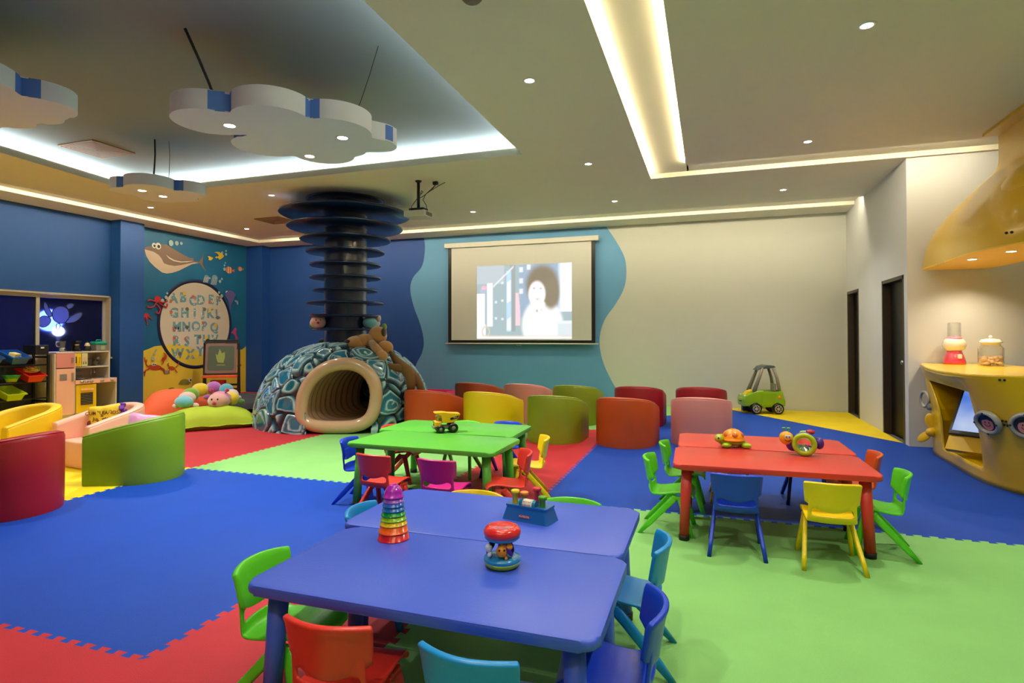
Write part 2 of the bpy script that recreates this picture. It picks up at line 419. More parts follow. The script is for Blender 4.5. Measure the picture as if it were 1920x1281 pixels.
MP={'whale_body':[(8.462,3.03),(8.474,3.066),(8.561,3.102),(8.637,3.124),(8.727,3.155),(8.831,3.179),(8.951,3.192),(9.005,3.166),(9.184,3.095),(9.354,3.033),(9.5,2.99),(9.595,2.996),(9.603,2.934),(9.746,2.932),(9.829,3.044),(9.863,3.137),(9.845,2.97),(9.838,2.892),(9.893,2.809),(9.94,2.748),(9.847,2.804),(9.777,2.898),(9.724,2.898),(9.559,2.86),(9.443,2.797),(9.244,2.69),(9.078,2.627),(8.956,2.601),(8.849,2.613),(8.692,2.702),(8.576,2.793),(8.5,2.898),(8.462,2.973)],'whale_belly':[(8.462,3.025),(8.537,3.018),(8.651,3.005),(8.768,2.956),(8.834,2.894),(8.887,2.806),(8.981,2.782),(9.131,2.775),(9.299,2.812),(9.471,2.862),(9.618,2.907),(9.731,2.908),(9.559,2.86),(9.443,2.797),(9.244,2.69),(9.078,2.627),(8.956,2.601),(8.849,2.613),(8.692,2.702),(8.576,2.793),(8.5,2.898)],'whale_stripe':[(8.933,2.984),(9.007,2.94),(9.131,2.895),(9.299,2.885),(9.603,2.934),(9.442,2.89),(9.27,2.866),(9.117,2.875),(9.007,2.916)],'fish1':[(10.143,3.188),(10.224,3.218),(10.306,3.223),(10.39,3.181),(10.44,3.148),(10.374,3.086),(10.291,3.043),(10.274,3.087),(10.193,3.064),(10.184,3.109),(10.258,3.111),(10.29,3.142),(10.224,3.192)],'fish2':[(9.969,3.081),(10.016,3.093),(10.08,3.076),(10.136,3.07),(10.065,2.996),(9.985,3.012),(10.025,3.043)],'dolphin':[(10.447,2.245),(10.48,2.314),(10.547,2.365),(10.65,2.38),(10.72,2.33),(10.791,2.267),(10.73,2.25),(10.704,2.14),(10.618,2.041),(10.628,1.948),(10.585,1.879),(10.584,2.04),(10.532,2.171)],'dolphin_small':[(10.739,2.142),(10.774,2.164),(10.845,2.148),(10.872,2.095),(10.828,2.038),(10.819,2.106)],'sand':[(8.401,1.032),(8.448,1.038),(8.576,1.079),(8.707,1.128),(8.874,1.14),(9.082,1.114),(9.297,1.066),(9.519,1.01),(9.71,0.986),(9.828,0.954),(10.029,0.882),(10.235,0.891),(10.555,0.983),(10.823,1.011),(10.984,1.008),(11.113,1.085)],'sandin':[(8.832,1.141),(9.082,1.114),(9.297,1.066),(9.519,1.01),(9.71,0.986),(9.829,0.856),(9.949,0.786),(10.132,0.795),(10.34,0.871)],'crab_body':[(8.546,0.741),(8.611,0.768),(8.743,0.761),(8.861,0.718),(8.827,0.652),(8.694,0.645),(8.579,0.681)],'crab_claws':[(8.858,1.012),(8.944,0.964),(8.962,0.888),(8.894,0.815),(8.826,0.84),(8.851,0.907),(8.893,0.89),(8.91,0.935)],'crab_claw2':[(8.481,0.942),(8.465,0.877),(8.482,0.818),(8.538,0.801),(8.537,0.889),(8.505,0.846)],'crab_small':[(9.007,0.688),(9.085,0.714),(9.174,0.679),(9.156,0.634),(9.086,0.622),(9.024,0.649)],'turtle_body':[(9.248,0.333),(9.302,0.407),(9.393,0.431),(9.486,0.401),(9.524,0.375),(9.562,0.324),(9.487,0.298),(9.267,0.316)],'turtle2':[(8.984,0.225),(9.036,0.273),(9.124,0.274),(9.177,0.246),(9.16,0.201)],'starfish':[(10.905,0.746),(10.922,0.675),(10.975,0.646),(10.929,0.613),(10.918,0.543),(10.883,0.606),(10.826,0.618),(10.871,0.66)],'seahorse':[(10.696,1.431),(10.763,1.536),(10.82,1.501),(10.786,1.396),(10.856,1.274),(10.868,1.186),(10.788,1.152),(10.754,1.17),(10.817,1.204),(10.776,1.291),(10.741,1.379),(10.618,1.404)],'octo_arms':[[(8.716,1.987),(8.651,1.909),(8.553,1.89),(8.513,1.918)],[(8.699,2.016),(8.584,2.039),(8.52,2.021)],[(8.733,1.958),(8.801,1.871),(8.768,1.78),(8.718,1.793),(8.734,1.823)],[(8.783,1.991),(8.885,1.935),(8.954,1.923),(8.962,1.985)],[(8.766,2.02),(8.901,2.012),(8.97,2.046)],[(8.49,1.697),(8.507,1.624),(8.532,1.565),(8.508,1.558)],[(8.538,1.713),(8.62,1.671),(8.62,1.641)]],'crab_legs':[[(8.563,0.696),(8.499,0.641),(8.476,0.548)],[(8.579,0.681),(8.515,0.67),(8.459,0.622)],[(8.81,0.683),(8.895,0.633),(8.913,0.572)],[(8.827,0.697),(8.895,0.671),(8.921,0.632)],[(8.852,0.756),(8.894,0.8),(8.885,0.83)],[(8.555,0.734),(8.514,0.772),(8.514,0.816)],[(9.033,0.648),(8.999,0.597)],[(9.156,0.641),(9.21,0.576)],[(9.024,0.695),(8.989,0.75),(9.006,0.779)],[(9.174,0.694),(9.227,0.738),(9.245,0.784)]]}
ME={'weye1':(8.665,3.129,0.049,0.052),'weye2':(8.756,3.13,0.062,0.068),'wp1':(8.673,3.13,0.023,0.03),'wp2':(8.766,3.122,0.034,0.041),'b1':(9.039,3.233,0.057,0.062),'b2':(9.176,3.251,0.045,0.046),'b3':(9.284,3.264,0.032,0.032),'clown':(10.578,2.844,0.1,0.08),'clowntail':(10.717,2.872,0.038,0.038),'clown2':(10.911,2.906,0.069,0.053),'jelly1':(9.941,2.616,0.066,0.049),'jelly2':(10.164,2.624,0.081,0.065),'jeye':(10.22,2.623,0.04,0.034),'octo':(8.742,2.066,0.072,0.072),'oeye':(8.762,2.07,0.023,0.023),'b4':(8.854,2.037,0.039,0.045),'b5':(8.935,2.115,0.035,0.038),'b6':(8.959,2.197,0.024,0.026),'b7':(10.303,2.558,0.036,0.037),'b8':(10.357,2.62,0.027,0.026),'b9':(10.473,3.192,0.031,0.032),'b10':(10.473,3.269,0.022,0.024),'b11':(10.43,2.848,0.034,0.037),'b12':(10.43,2.934,0.023,0.024),'b13':(10.453,2.993,0.019,0.018),'b14':(10.796,2.88,0.024,0.025),'b15':(10.28,2.307,0.03,0.031),'b16':(10.355,2.233,0.04,0.042),'deye':(10.514,2.33,0.034,0.032),'b17':(10.02,2.604,0.022,0.023),'octo2':(8.514,1.719,0.057,0.062),'c_e1':(8.66,0.768,0.026,0.03),'c_e2':(8.701,0.766,0.027,0.03),'te':(9.539,0.397,0.046,0.042),'cb1':(8.648,0.885,0.036,0.038),'cb2':(8.683,0.987,0.026,0.03),'cb3':(8.72,1.053,0.017,0.018),'seab':(10.866,1.379,0.023,0.024)}
ML={'A':(9.122,2.101),'B':(9.346,2.128),'C':(9.596,2.072),'D':(9.803,2.098),'E':(10.07,2.128),'F':(10.274,2.109),'G':(9.14,1.799),'H':(9.398,1.808),'I':(9.642,1.803),'J':(9.868,1.84),'K':(10.054,1.817),'L':(10.257,1.809),'M':(9.206,1.511),'N':(9.433,1.514),'O':(9.675,1.532),'P':(9.895,1.535),'Q':(10.166,1.509),'R':(9.192,1.222),'S':(9.452,1.205),'T':(9.722,1.245),'U':(9.951,1.243),'V':(10.187,1.241),'W':(9.226,0.959),'X':(9.537,0.935),'Y':(9.794,0.985)}
MT={'shell':[(6.818,1.758),(6.891,1.831),(6.979,1.85),(7.055,1.822),(7.101,1.753),(7.102,1.642),(7.042,1.569),(6.967,1.544),(6.893,1.566),(6.834,1.619)],'fl1':[(6.688,1.905),(6.745,1.878),(6.775,1.787),(6.833,1.696),(6.798,1.641),(6.733,1.693),(6.689,1.798)],'fl2':[(7.039,1.861),(7.115,1.912),(7.185,1.892),(7.162,1.835),(7.086,1.792),(7.07,1.807)],'fl3':[(7.102,1.658),(7.21,1.725),(7.304,1.761),(7.336,1.73),(7.289,1.647),(7.195,1.573),(7.072,1.554),(7.035,1.561)],'head':[(6.62,1.629),(6.69,1.676),(6.776,1.656),(6.812,1.603),(6.777,1.525),(6.706,1.478),(6.636,1.485),(6.607,1.553)],'leg':[(6.893,1.551),(6.887,1.465),(6.924,1.434),(6.967,1.537)]}
# ================================================================= LAMPS
m_trim = mat('lamp_trim_white', (230,228,220), .4); m_bulb = em('bulb', (1,.93,.80), 40)
def downlight(x, y, z, label, e, group='round ceiling downlights', col=NEUT, ang=118, r=.05, aim=None, parts=True):
    t = thing('downlight', label, 'ceiling light', (x,y,z), group=group)
    MB().lathe([(r*.74,0),(r*.8,-.006),(r*1.1,-.006),(r*1.25,0),(r*1.25,.004)], 24).build('trim_ring', m_trim, t)
    MB().lathe([(0,-.004),(r*.76,-.004),(r*.76,.004)], 20).build('bulb', m_bulb, t)
    spot((0,0,-.03), e, col, ang, .9, r*.8, t, 'lamp')
    return t
DL = [(-1.41,4.63,'beside the wide ceiling channel, nearest to the camera',70),(-1.41,7.13,'beside the end of the wide ceiling channel',60),(-1.41,9.26,'above the red armchair near the screen wall',60),(1.04,9.34,'above the green toy car corner',60),
 (1.04,7.09,'right of the wide ceiling channel, middle of three',60),(1.04,4.55,'upper right, the brightest, above the red table',80),(-3.84,9.26,'between the projector and the screen',55),(-6.27,7.17,'left of the dark blue column top',50),(-8.71,9.27,'near the far blue corner',75),(-8.76,7.20,'behind the small cloud lamp',80)]
for x, y, l, e in DL: downlight(x, y, Z0, 'round recessed downlight '+l, e)
for x, y, e in ((-1.41,2.1,65),(1.04,2.0,70),(-1.41,-.4,50),(1.04,-.5,50),(3.6,2.0,45),(3.6,4.6,50),(-8.76,4.9,80),(-8.76,2.0,60)):
    spot((x,y,Z0-.03), e, NEUT, 118, .9, .04)

# clouds
m_cl = mat('cloud_white', (222,224,234), .7); m_clb = mat('cloud_airbrush_blue', (78,122,206), .7)
def cloud(name, cx, cy, z, circles, h, label, lamps, cables, e):
    t = thing(name, label, 'cloud lamp', (cx,cy,z), group='cloud shaped hanging lamps')
    # outline of a union of circles by ray marching from the centre
    N = 180; P = []
    for k in range(N):
        a = 2*PI*k/N; d = Vector((math.cos(a), math.sin(a))); best = .1
        for (x, y, r) in circles:
            c = Vector((x, y)); pr = c.dot(d); q = c.length_squared-pr*pr
            if q < r*r: best = max(best, pr+math.sqrt(r*r-q))
        P.append((d.x*best, d.y*best))
    mb = MB(); mb.prism(P, 0, h, bev=.012)
    o = mb.build('cloud_body', [m_cl, m_clb], t); autosmooth(o, 40)
    # airbrushed blue in the creases between the lobes
    rr = [math.hypot(*p) for p in P]
    for f in o.data.polygons:
        if abs(f.normal.z) < .3:
            c = f.center; k = int(round(math.atan2(c.y, c.x)/(2*PI)*N)) % N
            jm = min(range(-16,17), key=lambda j: rr[(k+j) % N])
            if abs(jm) <= 3 and rr[(k+jm+7) % N] > rr[(k+jm) % N]+.01 and rr[(k+jm-7) % N] > rr[(k+jm) % N]+.01: f.material_index = 1
    for (x, y) in lamps:
        tt = MB().lathe([(.04,0),(.045,-.005),(.058,-.005),(.062,0)], 20, (x,y,0)).build('trim_ring', m_trim, t)
        MB().lathe([(0,-.004),(.041,-.004),(.041,.004)], 18, (x,y,0)).build('bulb', m_bulb, t)
        spot((x,y,-.04), e, NEUT, 115, .9, .04, t)
    m_cb = mat('black_cable', (14,14,14), .5)
    for (x0,y0,x1,y1,r) in cables:
        pts = [Vector((x0,y0,h)), Vector((x0+(x1-x0)*.3+.01,y0+(y1-y0)*.3,h+(TZ-z-h)*.3)), Vector((x0+(x1-x0)*.65,y0+(y1-y0)*.65+.012,h+(TZ-z-h)*.65)), Vector((x1,y1,TZ-z))]
        MB().tube(pts, r, 8).build('hanging_cable', m_cb, t)
    return t
cloud('cloud_lamp', -3.36, 4.05, 3.05, [(-.42,-.40,.30),(.08,-.30,.30),(.36,.10,.32),(.50,.52,.20),(-.10,.60,.28),(-.42,.22,.30),(.18,.55,.18)], .155,
      'large white and blue cloud lamp with three bulbs hanging near the middle', [(-.335,-.31),(.36,.24),(-.245,.58)], [(-.42,-.35,-.47,-.62,.011),(.40,.33,.80,.10,.003)], 105)
cloud('cloud_lamp', -6.32, 5.32, 3.08, [(.0,-.13,.27),(-.30,-.16,.20),(.22,.20,.20),(-.28,.22,.24),(-.02,.34,.18)], .13,
      'small white cloud lamp hanging over the corner of the cool light strip', [(-.12,-.14),(-.14,.16)], [(-.05,-.05,-.03,-.05,.010),(.08,.05,.08,.05,.003)], 70)
cloud('cloud_lamp', -5.38, 2.85, 3.08, [(.35,-.30,.42),(.55,.20,.22),(.32,.28,.20),(.0,.25,.22),(-.3,.15,.24),(-.4,-.3,.3)], .14,
      'white cloud lamp cut off by the left edge of the picture', [(.02,.02)], [(-.3,-.2,-.3,-.2,.010)], 70)
# vents
m_vent = mat('vent_tan', (176,140,96), .5); m_dark = mat('vent_dark', (20,16,12), .8)
def vent(x, y, z, sx, sy, label):
    t = thing('ceiling_vent', label, 'air vent', (x,y,z), group='square ceiling air vents')
    fr = MB()
    for k in range(9):
        q = 1-k*.11
        if q < .1: break
        w2, h2 = sx/2*q, sy/2*q; d = .016; zz = -.012+.0*k
        for (cx, cy, dx, dy) in ((0,h2-d/2,2*w2,d),(0,-h2+d/2,2*w2,d),(w2-d/2,0,d,2*h2-2*d),(-w2+d/2,0,d,2*h2-2*d)): fr.box((cx,cy,zz),(dx,dy,.012))
    fr.build('louvre', m_vent, t); MB().box((0,0,-.002),(sx,sy,.004)).build('backing', m_dark, t)
vent(-7.36, 5.30, TZ, .60, .56, 'tan louvred square vent in the raised ceiling left of the small cloud')
vent(-7.55, 8.75, Z0, .55, .5, 'tan louvred square vent in the ceiling left of the blue column')
tag(MB().lathe([(0,-.03),(.05,-.03),(.065,-.015),(.07,0)], 24, (-1.40,3.36,Z0)).build('smoke_detector', mat('detector', (120,112,95), .5)), 'round smoke detector at the top edge of the picture', 'smoke detector')

# projector
m_blk = mat('black_metal', (14,14,13), .45); m_pw = mat('projector_white', (205,202,188), .4)
t = thing('projector', 'white projector hanging from a black ceiling pole with loose cables', 'projector', (-3.78,7.16,Z0))
MB().box((0,.0,-.47),(.32,.26,.085),bev=.012).build('housing', m_pw, t)
MB().lathe([(.0,0),(.035,0),(.035,.03),(.028,.03),(.028,.01)], 20, (.05,.13,-.47), Matrix.Rotation(-PI/2,4,'X')).build('lens', m_blk, t)
MB().box((.163,0,-.47),(.004,.17,.05)).build('side_grille', mat('grille_grey',(110,112,105),.6), t)
mb = MB(); mb.tube([(0,0,0),(0,0,-.38)], .021, 14); mb.lathe([(.045,0),(.045,-.012),(.02,-.03)], 16); mb.box((0,0,-.40),(.22,.14,.025)); mb.box((-.07,0,-.415),(.03,.22,.03)); mb.box((.07,0,-.415),(.03,.22,.03)); mb.build('ceiling_mount', m_blk, t)
mb = MB()
for pts in ([(.22,.12,-.03),(.16,.08,-.12),(.05,.02,-.22),(-.01,-.03,-.26),(-.06,-.08,-.36),(-.05,-.10,-.42),(0,-.11,-.45)],[(.22,.12,-.03),(.2,.1,-.06),(.10,.02,-.19),(.07,0,-.27),(.12,0,-.35),(.14,-.02,-.40),(.09,-.06,-.42)],[(.02,.02,-.2),(.045,0,-.14),(.07,0,-.16),(.04,-.02,-.2)],[(.33,.16,-.01),(.25,.12,-.06),(.15,.06,-.14)]):
    P = [Vector(p) for p in pts]; Q = [ (P[i]*(1-k)+P[i+1]*k) for i in range(len(P)-1) for k in (0,.33,.66)]+[P[-1]]; mb.tube(Q, .0045, 6)
mb.build('cable', m_blk, t)
mb = MB(); mb.box((.20,.12,-.02),(.07,.05,.05),bev=.008); mb.build('plug_box', m_blk, t)

# ================================================================= SCREEN
t = thing('projection_screen', 'pull-down projection screen showing a person with dark curly hair in a white top', 'projection screen', (-3.67,YB-.10,0))
SX0, SX1 = -1.585, 1.565
MB().box((-.01,-.0,3.235),(3.30,.10,.10),bev=.01).build('housing', m_pw, t)
mb = MB(); 
for (x0,x1,z0,z1) in ((SX0,SX0+.075,1.18,3.19),(SX1-.075,SX1,1.18,3.19),(SX0+.075,SX1-.075,1.18,1.235)): mb.box(((x0+x1)/2,0,(z0+z1)/2),(x1-x0,.004,z1-z0))
mb.build('black_border', m_blk, t)
MB().box(((SX0+SX1)/2,0,2.212),(SX1-SX0-.15,.003,1.954)).build('fabric', mat('screen_fabric', (206,206,198), .7, var=.01), t)
mb = MB(); mb.tube([(SX0-.06,0,1.165),(SX1+.06,0,1.165)], .014, 10); mb.build('bottom_bar', m_pw, t)
mb = MB(); mb.tube([(-.06,0,1.155),(-.05,0,1.13),(.03,0,1.13),(.04,0,1.155)], .005, 6); mb.build('pull_handle', m_pw, t)
# projected picture: colours computed on a fine grid
W_, H_ = 200, 150
def pic(u, v):   # u 0..1 left->right, v 0..1 bottom->top
    def blob(cx, cy, a, b, s=.25): return 1-sstep(1-s, 1+s, math.hypot((u-cx)/a, (v-cy)/b))
    c = Vector((.50,.60,.62))
    def put(col, a):
        nonlocal c
        c = c*(1-a)+Vector(col)*a
    box = lambda x0,x1,y0,y1,s=.008: sstep(x0-s,x0+s,u)*(1-sstep(x1-s,x1+s,u))*sstep(y0-s,y0+s,v)*(1-sstep(y1-s,y1+s,v))
    put((.62,.68,.72), box(0,.3,.75,1))
    put((.42,.40,.38), box(.36,.42,.1,1)*.5)
    put((.62,.80,.95), box(.325,.375,.1,.92)); put((.92,.97,1), box(.33,.37,.12+.0,.9)*(1 if (v-u*.8)%.5 > .22 else 0))
    put((.45,.55,.68), box(.46,.9,.3,1)*.8)
    for (x, y) in ((.48,.93),(.56,.96),(.48,.78),(.48,.64)): put((.85,.88,.92), box(x-.02,x+.02,y-.035,y+.035))
    for (x, y) in ((.28,.52),(.28,.27),(.21,.50),(.21,.28),(.28,.76)): put((.85,.9,.92), box(x-.012,x+.012,y-.016,y+.016))
    put((.88,.9,.93), max(0, 1-abs((v-.76)-(u-.22)*1.2)*38)*box(.18,.4,.6,1.0))
    put((.93,.72,.76), box(.42,.47,.18,.62)*(1 if u < .43+(.62-v)*.09+.02 else .2))
    put((1,1,1), box(.88,1,.36,1)); put((.8,.88,.96), box(.86,.89,.36,1)*.6)
    put((.96,.96,1), box(0,.09,.20,.62)); put((1,1,1), box(.11,.175,.17,.76)*(1 if u > .11 else 0)); put((.95,.6,.65), blob(.08,.70,.03,.03)); put((.7,.65,.9), blob(.07,.66,.035,.04)*.4)
    put((.93,.93,1), box(.0,.1,.02,.2))
    put((.97,.96,.97), blob(.70,.18,.21,.36,.12)); put((.97,.97,.98), box(.53,.9,.02,.2))
    put((.36,.31,.23), blob(.70,.72,.165,.26,.22)); put((.38,.33,.25), blob(.79,.60,.085,.20,.25))
    put((1,.96,.94), blob(.645,.60,.088,.17,.16)); put((.97,.92,.9), blob(.67,.46,.06,.06))
    for (x, y) in ((.615,.675),(.685,.67)): put((.6,.55,.55), blob(x,y,.014,.016,.6)*.7)
    put((.82,.55,.55), blob(.65,.53,.016,.011,.6)*.8); put((.9,.82,.8), blob(.64,.60,.01,.02,.6)*.4)
    put((.6,.55,.5), blob(.645,.375,.012,.02)*.8); put((.7,.68,.7), blob(.69,.385,.012,.02)*.5)
    put((.85,.9,.93), box(.84,1,.04,.24)); put((.72,.78,.8), box(.86,1,.04,.2)*.6)
    put((.80,.70,.55), blob(.10,.10,.045,.075)*(1-blob(.10,.10,.032,.055))); 
    put((.95,.93,.9), box(0,1,0,.035)); put((.85,.72,.62), box(.05,1,.035,.05)*.6)
    return c
mb = MB(); V = mb.grid(W_+1, H_+1, lambda i, j: Vector((-.93+2.03*i/W_, -.004, 1.26+1.52*j/H_)), smooth=False)
o = mb.build('projected_picture', vcmat('projected_light', .6, emit=1.12), t, recalc=False)
ca = o.data.color_attributes.new('col', 'FLOAT_COLOR', 'POINT')
for k, v in enumerate(o.data.vertices):
    c = pic((v.co.x+.93)/2.03, (v.co.z-1.26)/1.52); ca.data[k].color = (c.x**1.3, c.y**1.3, c.z**1.3, 1)

# ================================================================= WINDOW
m_alu = mat('window_aluminium', (176,168,150), .4)
win = struct(MB().box((XL-.03,(WY0+WY1)/2,WZ1-.012),(.16,WY1-WY0,.03)).build('window_1', m_alu))
mb = MB(); mb.box((XL-.03,WY1-.015,(WZ0+WZ1)/2),(.16,.03,WZ1-WZ0)); mb.box((XL+.0,(WY0+WY1)/2,WZ0+.015),(.2,WY1-WY0,.03)); mb.build('window_frame', m_alu, win)
def sash(y0, y1, x):
    mb = MB(); f = .055
    for (a0,a1,b0,b1) in ((y0,y0+f,WZ0+.03,WZ1-.03),(y1-f,y1,WZ0+.03,WZ1-.03),(y0+f,y1-f,WZ0+.03,WZ0+.03+f),(y0+f,y1-f,WZ1-.03-f,WZ1-.03)): mb.box((x,(a0+a1)/2,(b0+b1)/2),(.03,a1-a0,b1-b0))
    mb.build('window_sash', m_alu, win)
sash(5.2, 6.60, XL-.02); sash(6.53, 7.74, XL-.06); sash(4.2, 5.3, XL-.06)
pm = bpy.data.materials.new('night_window_film'); pm.use_nodes = True; nt = pm.node_tree; pb = nt.nodes['Principled BSDF']
pb.inputs['Base Color'].default_value = (.16,.20,.50,1); pb.inputs['Roughness'].default_value = .30; pb.inputs['Transmission Weight'].default_value = .95; pb.inputs['IOR'].default_value = 1.05; pb.inputs['Specular IOR Level'].default_value = .1
for (y0,y1,x) in ((5.2,6.55,XL-.022),(6.58,7.70,XL-.062),(4.25,5.25,XL-.062)):
    MB().box((x,(y0+y1)/2,(WZ0+WZ1)/2),(.004,y1-y0,WZ1-WZ0-.12)).build('window_pane', pm, win)
m_out = mat('night_yard_wall', (16,26,70), .8, var=.3)
tag(MB().box((XL-2.2,7.2,1.6),(.1,9,4.2)).build('yard_wall', m_out), 'dark blue lit wall outside seen through the frosted window', 'wall', kind='structure')
t = thing('garden_lamp', 'bright lamp glowing outside behind the frosted window', 'lamp', (XL-1.0,7.55,1.42))
MB().sph((0,0,0),.085).build('globe', em('lamp_globe',(1,.95,.85),25), t)
MB().tube([(0,0,-.07),(0,0,-1.42)], .03, 10).build('post', m_blk, t)
l = bpy.data.lights.new('blue_lamp','POINT'); l.energy = 40; l.color = (.16,.25,1.0); l.shadow_soft_size = .2; lo = bpy.data.objects.new('blue_lamp', l); C.objects.link(lo); lo.location = (.0,-.15,.2); lo.parent = t
# sea turtle sticker on the window
m_st = mat('sticker_grey_blue', (110,130,170), .6, trans=.7, var=0); m_line = mat('sticker_outline', (6,8,18), .6)
fx = lambda d: (lambda u, v, h: Vector((XL+h*d, u, v)))
def outline(mb, P, r, x, n=1):
    P = smooth_poly(P, 2); mb.tube([(x,u,v) for u,v in P], r, 5, closed=True)
t = thing('turtle_sticker', 'sea turtle sticker with dark outlines on the frosted window', 'window sticker', (0,0,0))
mb = MB()
for k, P in MT.items():
    if k != 'leg': mb.prism(smooth_poly(P, 2), -.056, -.055, fx(1))
mb.build('sticker_film', m_st, t)
mb = MB()
for k, P in MT.items(): outline(mb, P, .006, XL-.053)
for e in ((6.52,1.66),(6.56,1.655)): mb.sph((XL-.053,*e), (.004,.012,.014), 8, 6)
mb.build('sticker_lines', m_line, t)

# ================================================================= MURAL on the left wall
DEC = 'sea life wall stickers'
def flat(P, m, d0, d1, name='decal', parent=None, sm=0, mb=None):
    mb = mb or MB(); 
    if sm: P = smooth_poly(P, sm)
    o = mb.prism(P, d0, d1, fx(1)).build(name, m, parent)
    bmesh_tri(o); return o
mur = flat([(8.27,0.0),(11.112,0),(11.112,Z0),(8.27,Z0)], mat('mural_sea_teal', (8,88,128), .55, var=.12), .0, .003, 'mural_panel')
tag(mur, 'teal sea mural covering the left wall beyond the blue pillar', 'wall mural')
m_sand = mat('mural_sand', (222,196,58), .55, var=.04)
S_ = [p for p in MP['sand']]; S_ = [(8.27,S_[0][1])]+[p for p in S_ if p[0] > 8.28]
sd = flat(S_+[(11.112,S_[-1][1]),(11.112,0),(8.27,0)], m_sand, .003, .004, 'sand_layer', mur)
cY, cZ, cR = 9.705, 1.585, .955
t = thing('alphabet_board', 'large round alphabet board with a navy rim on the sea mural', 'wall decal', (0,0,0))
flat(ell(cY,cZ,cR-.03,cR-.03,64), mat('board_beige', (206,196,174), .6, var=.02), .004, .006, 'board_face', t)
mb = MB(); mb.tube([(XL+.008,cY+(cR-.03)*math.cos(a*PI/40),cZ+(cR-.03)*math.sin(a*PI/40)) for a in range(80)], .035, 6, closed=True); mb.xf(Matrix.Translation((XL+.008,0,0)) @ Matrix.Diagonal((.25,1,1,1)) @ Matrix.Translation((-XL-.008,0,0))); mb.build('board_rim', mat('rim_navy', (16,26,66), .5), t)
si = [p for p in MP['sandin']]
arc = [(cY+(cR-.06)*math.cos(a), cZ+(cR-.06)*math.sin(a)) for a in [rad(v) for v in range(-18,-162,-6)]]
wave = [(8.90,1.10),(9.15,1.17),(9.40,1.13),(9.60,1.06),(9.78,.97),(9.95,.86),(10.1,.84),(10.35,.95),(10.52,1.22)]
wave = [p for p in wave if math.hypot(p[0]-cY,p[1]-cZ) < cR-.07]
aa = [(cY+(cR-.06)*math.cos(rad(v)), cZ+(cR-.06)*math.sin(rad(v))) for v in range(-24,-152,-6)]
flat(wave+aa, m_sand, .006, .007, 'board_sand', t)
mb = MB(); Mw = Matrix(((0,0,1,0),(1,0,0,0),(0,1,0,0),(0,0,0,1)))
for ch, (yy, zz) in ML.items():
    me = text_me(ch, .27, .001, bold=.012); mb.mesh(me, Matrix.Translation((XL+.009,yy,zz)) @ Mw); bpy.data.meshes.remove(me)
mb.build('letters', mat('letter_blue_grey', (104,150,160), .6), t)
mb = MB(); k = 0
for ch, (yy, zz) in ML.items():
    for j in range(5):
        a = random.random()*6.28; mb.lathe([(0,0),(.013,0)], 8, (XL+.0115,yy+.06*math.cos(a),zz+.075*math.sin(a)), Matrix.Rotation(PI/2,4,'Y'))
mb.build('letter_dots', mat('letter_dots', (225,230,225), .6), t)
m_do, m_dy, m_dl = mat('decal_orange', (206,92,48), .6), mat('decal_yellow', (226,186,50), .6), mat('decal_olive', (92,96,78), .6)
for ch, dy, dz in (('A',-.06,-.05),('C',0,.1),('G',-.08,.02),('M',-.08,-.03),('R',-.05,.06),('S',-.04,.06),('P',-.03,.07),('F',.02,.07),('E',-.04,-.05)):
    yy, zz = ML[ch]; MB().prism([(yy+dy+(.05 if q % 2 == 0 else .022)*math.cos(q*PI/5), zz+dz+(.05 if q % 2 == 0 else .022)*math.sin(q*PI/5)) for q in range(10)], .0115, .0125, fx(1)).build('small_starfish', m_do, t)
for ch, dy, dz in (('B',.03,.1),('K',-.02,.08),('Q',.03,.06),('X',0,0),('U',.0,.05)): yy, zz = ML[ch]; MB().prism(ell(yy+dy,zz+dz,.04,.045,14), .0115, .0125, fx(1)).build('small_sun', m_dy, t)
for ch, dy, dz in (('W',.05,.0),('N',.02,0),('J',.03,.07),('L',0,-.07),('T',.05,.06),('H',.05,.09)): yy, zz = ML[ch]; MB().prism(ell(yy+dy,zz+dz,.045,.04,9), .0115, .0125, fx(1)).build('small_creature', m_dl, t)
m_wh = mat('decal_white', (222,220,208), .6); m_bk = mat('decal_black', (14,12,12), .6)
def eye(t, e, p=.5):
    flat(ell(e[0],e[1],e[2],e[3],20), m_wh, .0125, .0135, 'eye', t); flat(ell(e[0]+e[2]*.15,e[1]-e[3]*.1,e[2]*p,e[3]*p,14), m_bk, .0137, .0145, 'pupil', t)
def creature(name, label, cat='wall sticker'): return thing(name, label, cat, (0,0,0), group=DEC)
t = creature('whale_sticker', 'large brown and beige whale sticker high on the sea mural')
flat(MP['whale_body'], mat('decal_brown', (122,98,82), .6), .006, .008, 'body', t)
flat(MP['whale_belly'], mat('decal_beige', (206,184,160), .6), .008, .009, 'belly', t); flat(MP['whale_stripe'], m_wh, .009, .010, 'fin_stripe', t)
eye(t, ME['weye1']); eye(t, ME['weye2'])
t = creature('yellow_fish_sticker', 'larger yellow fish sticker right of the whale'); m_yf = mat('decal_fish_yellow', (222,176,30), .6)
flat(MP['fish1'], m_yf, .006, .008, 'body', t, 1); eye(t, (ME['b9'][0]-.10, ME['b9'][1]+.02, .025, .028))
t = creature('yellow_fish_sticker', 'smaller yellow fish sticker right of the whale tail'); flat(MP['fish2'], m_yf, .006, .008, 'body', t, 1)
m_or = mat('decal_fish_orange', (212,112,44), .6)
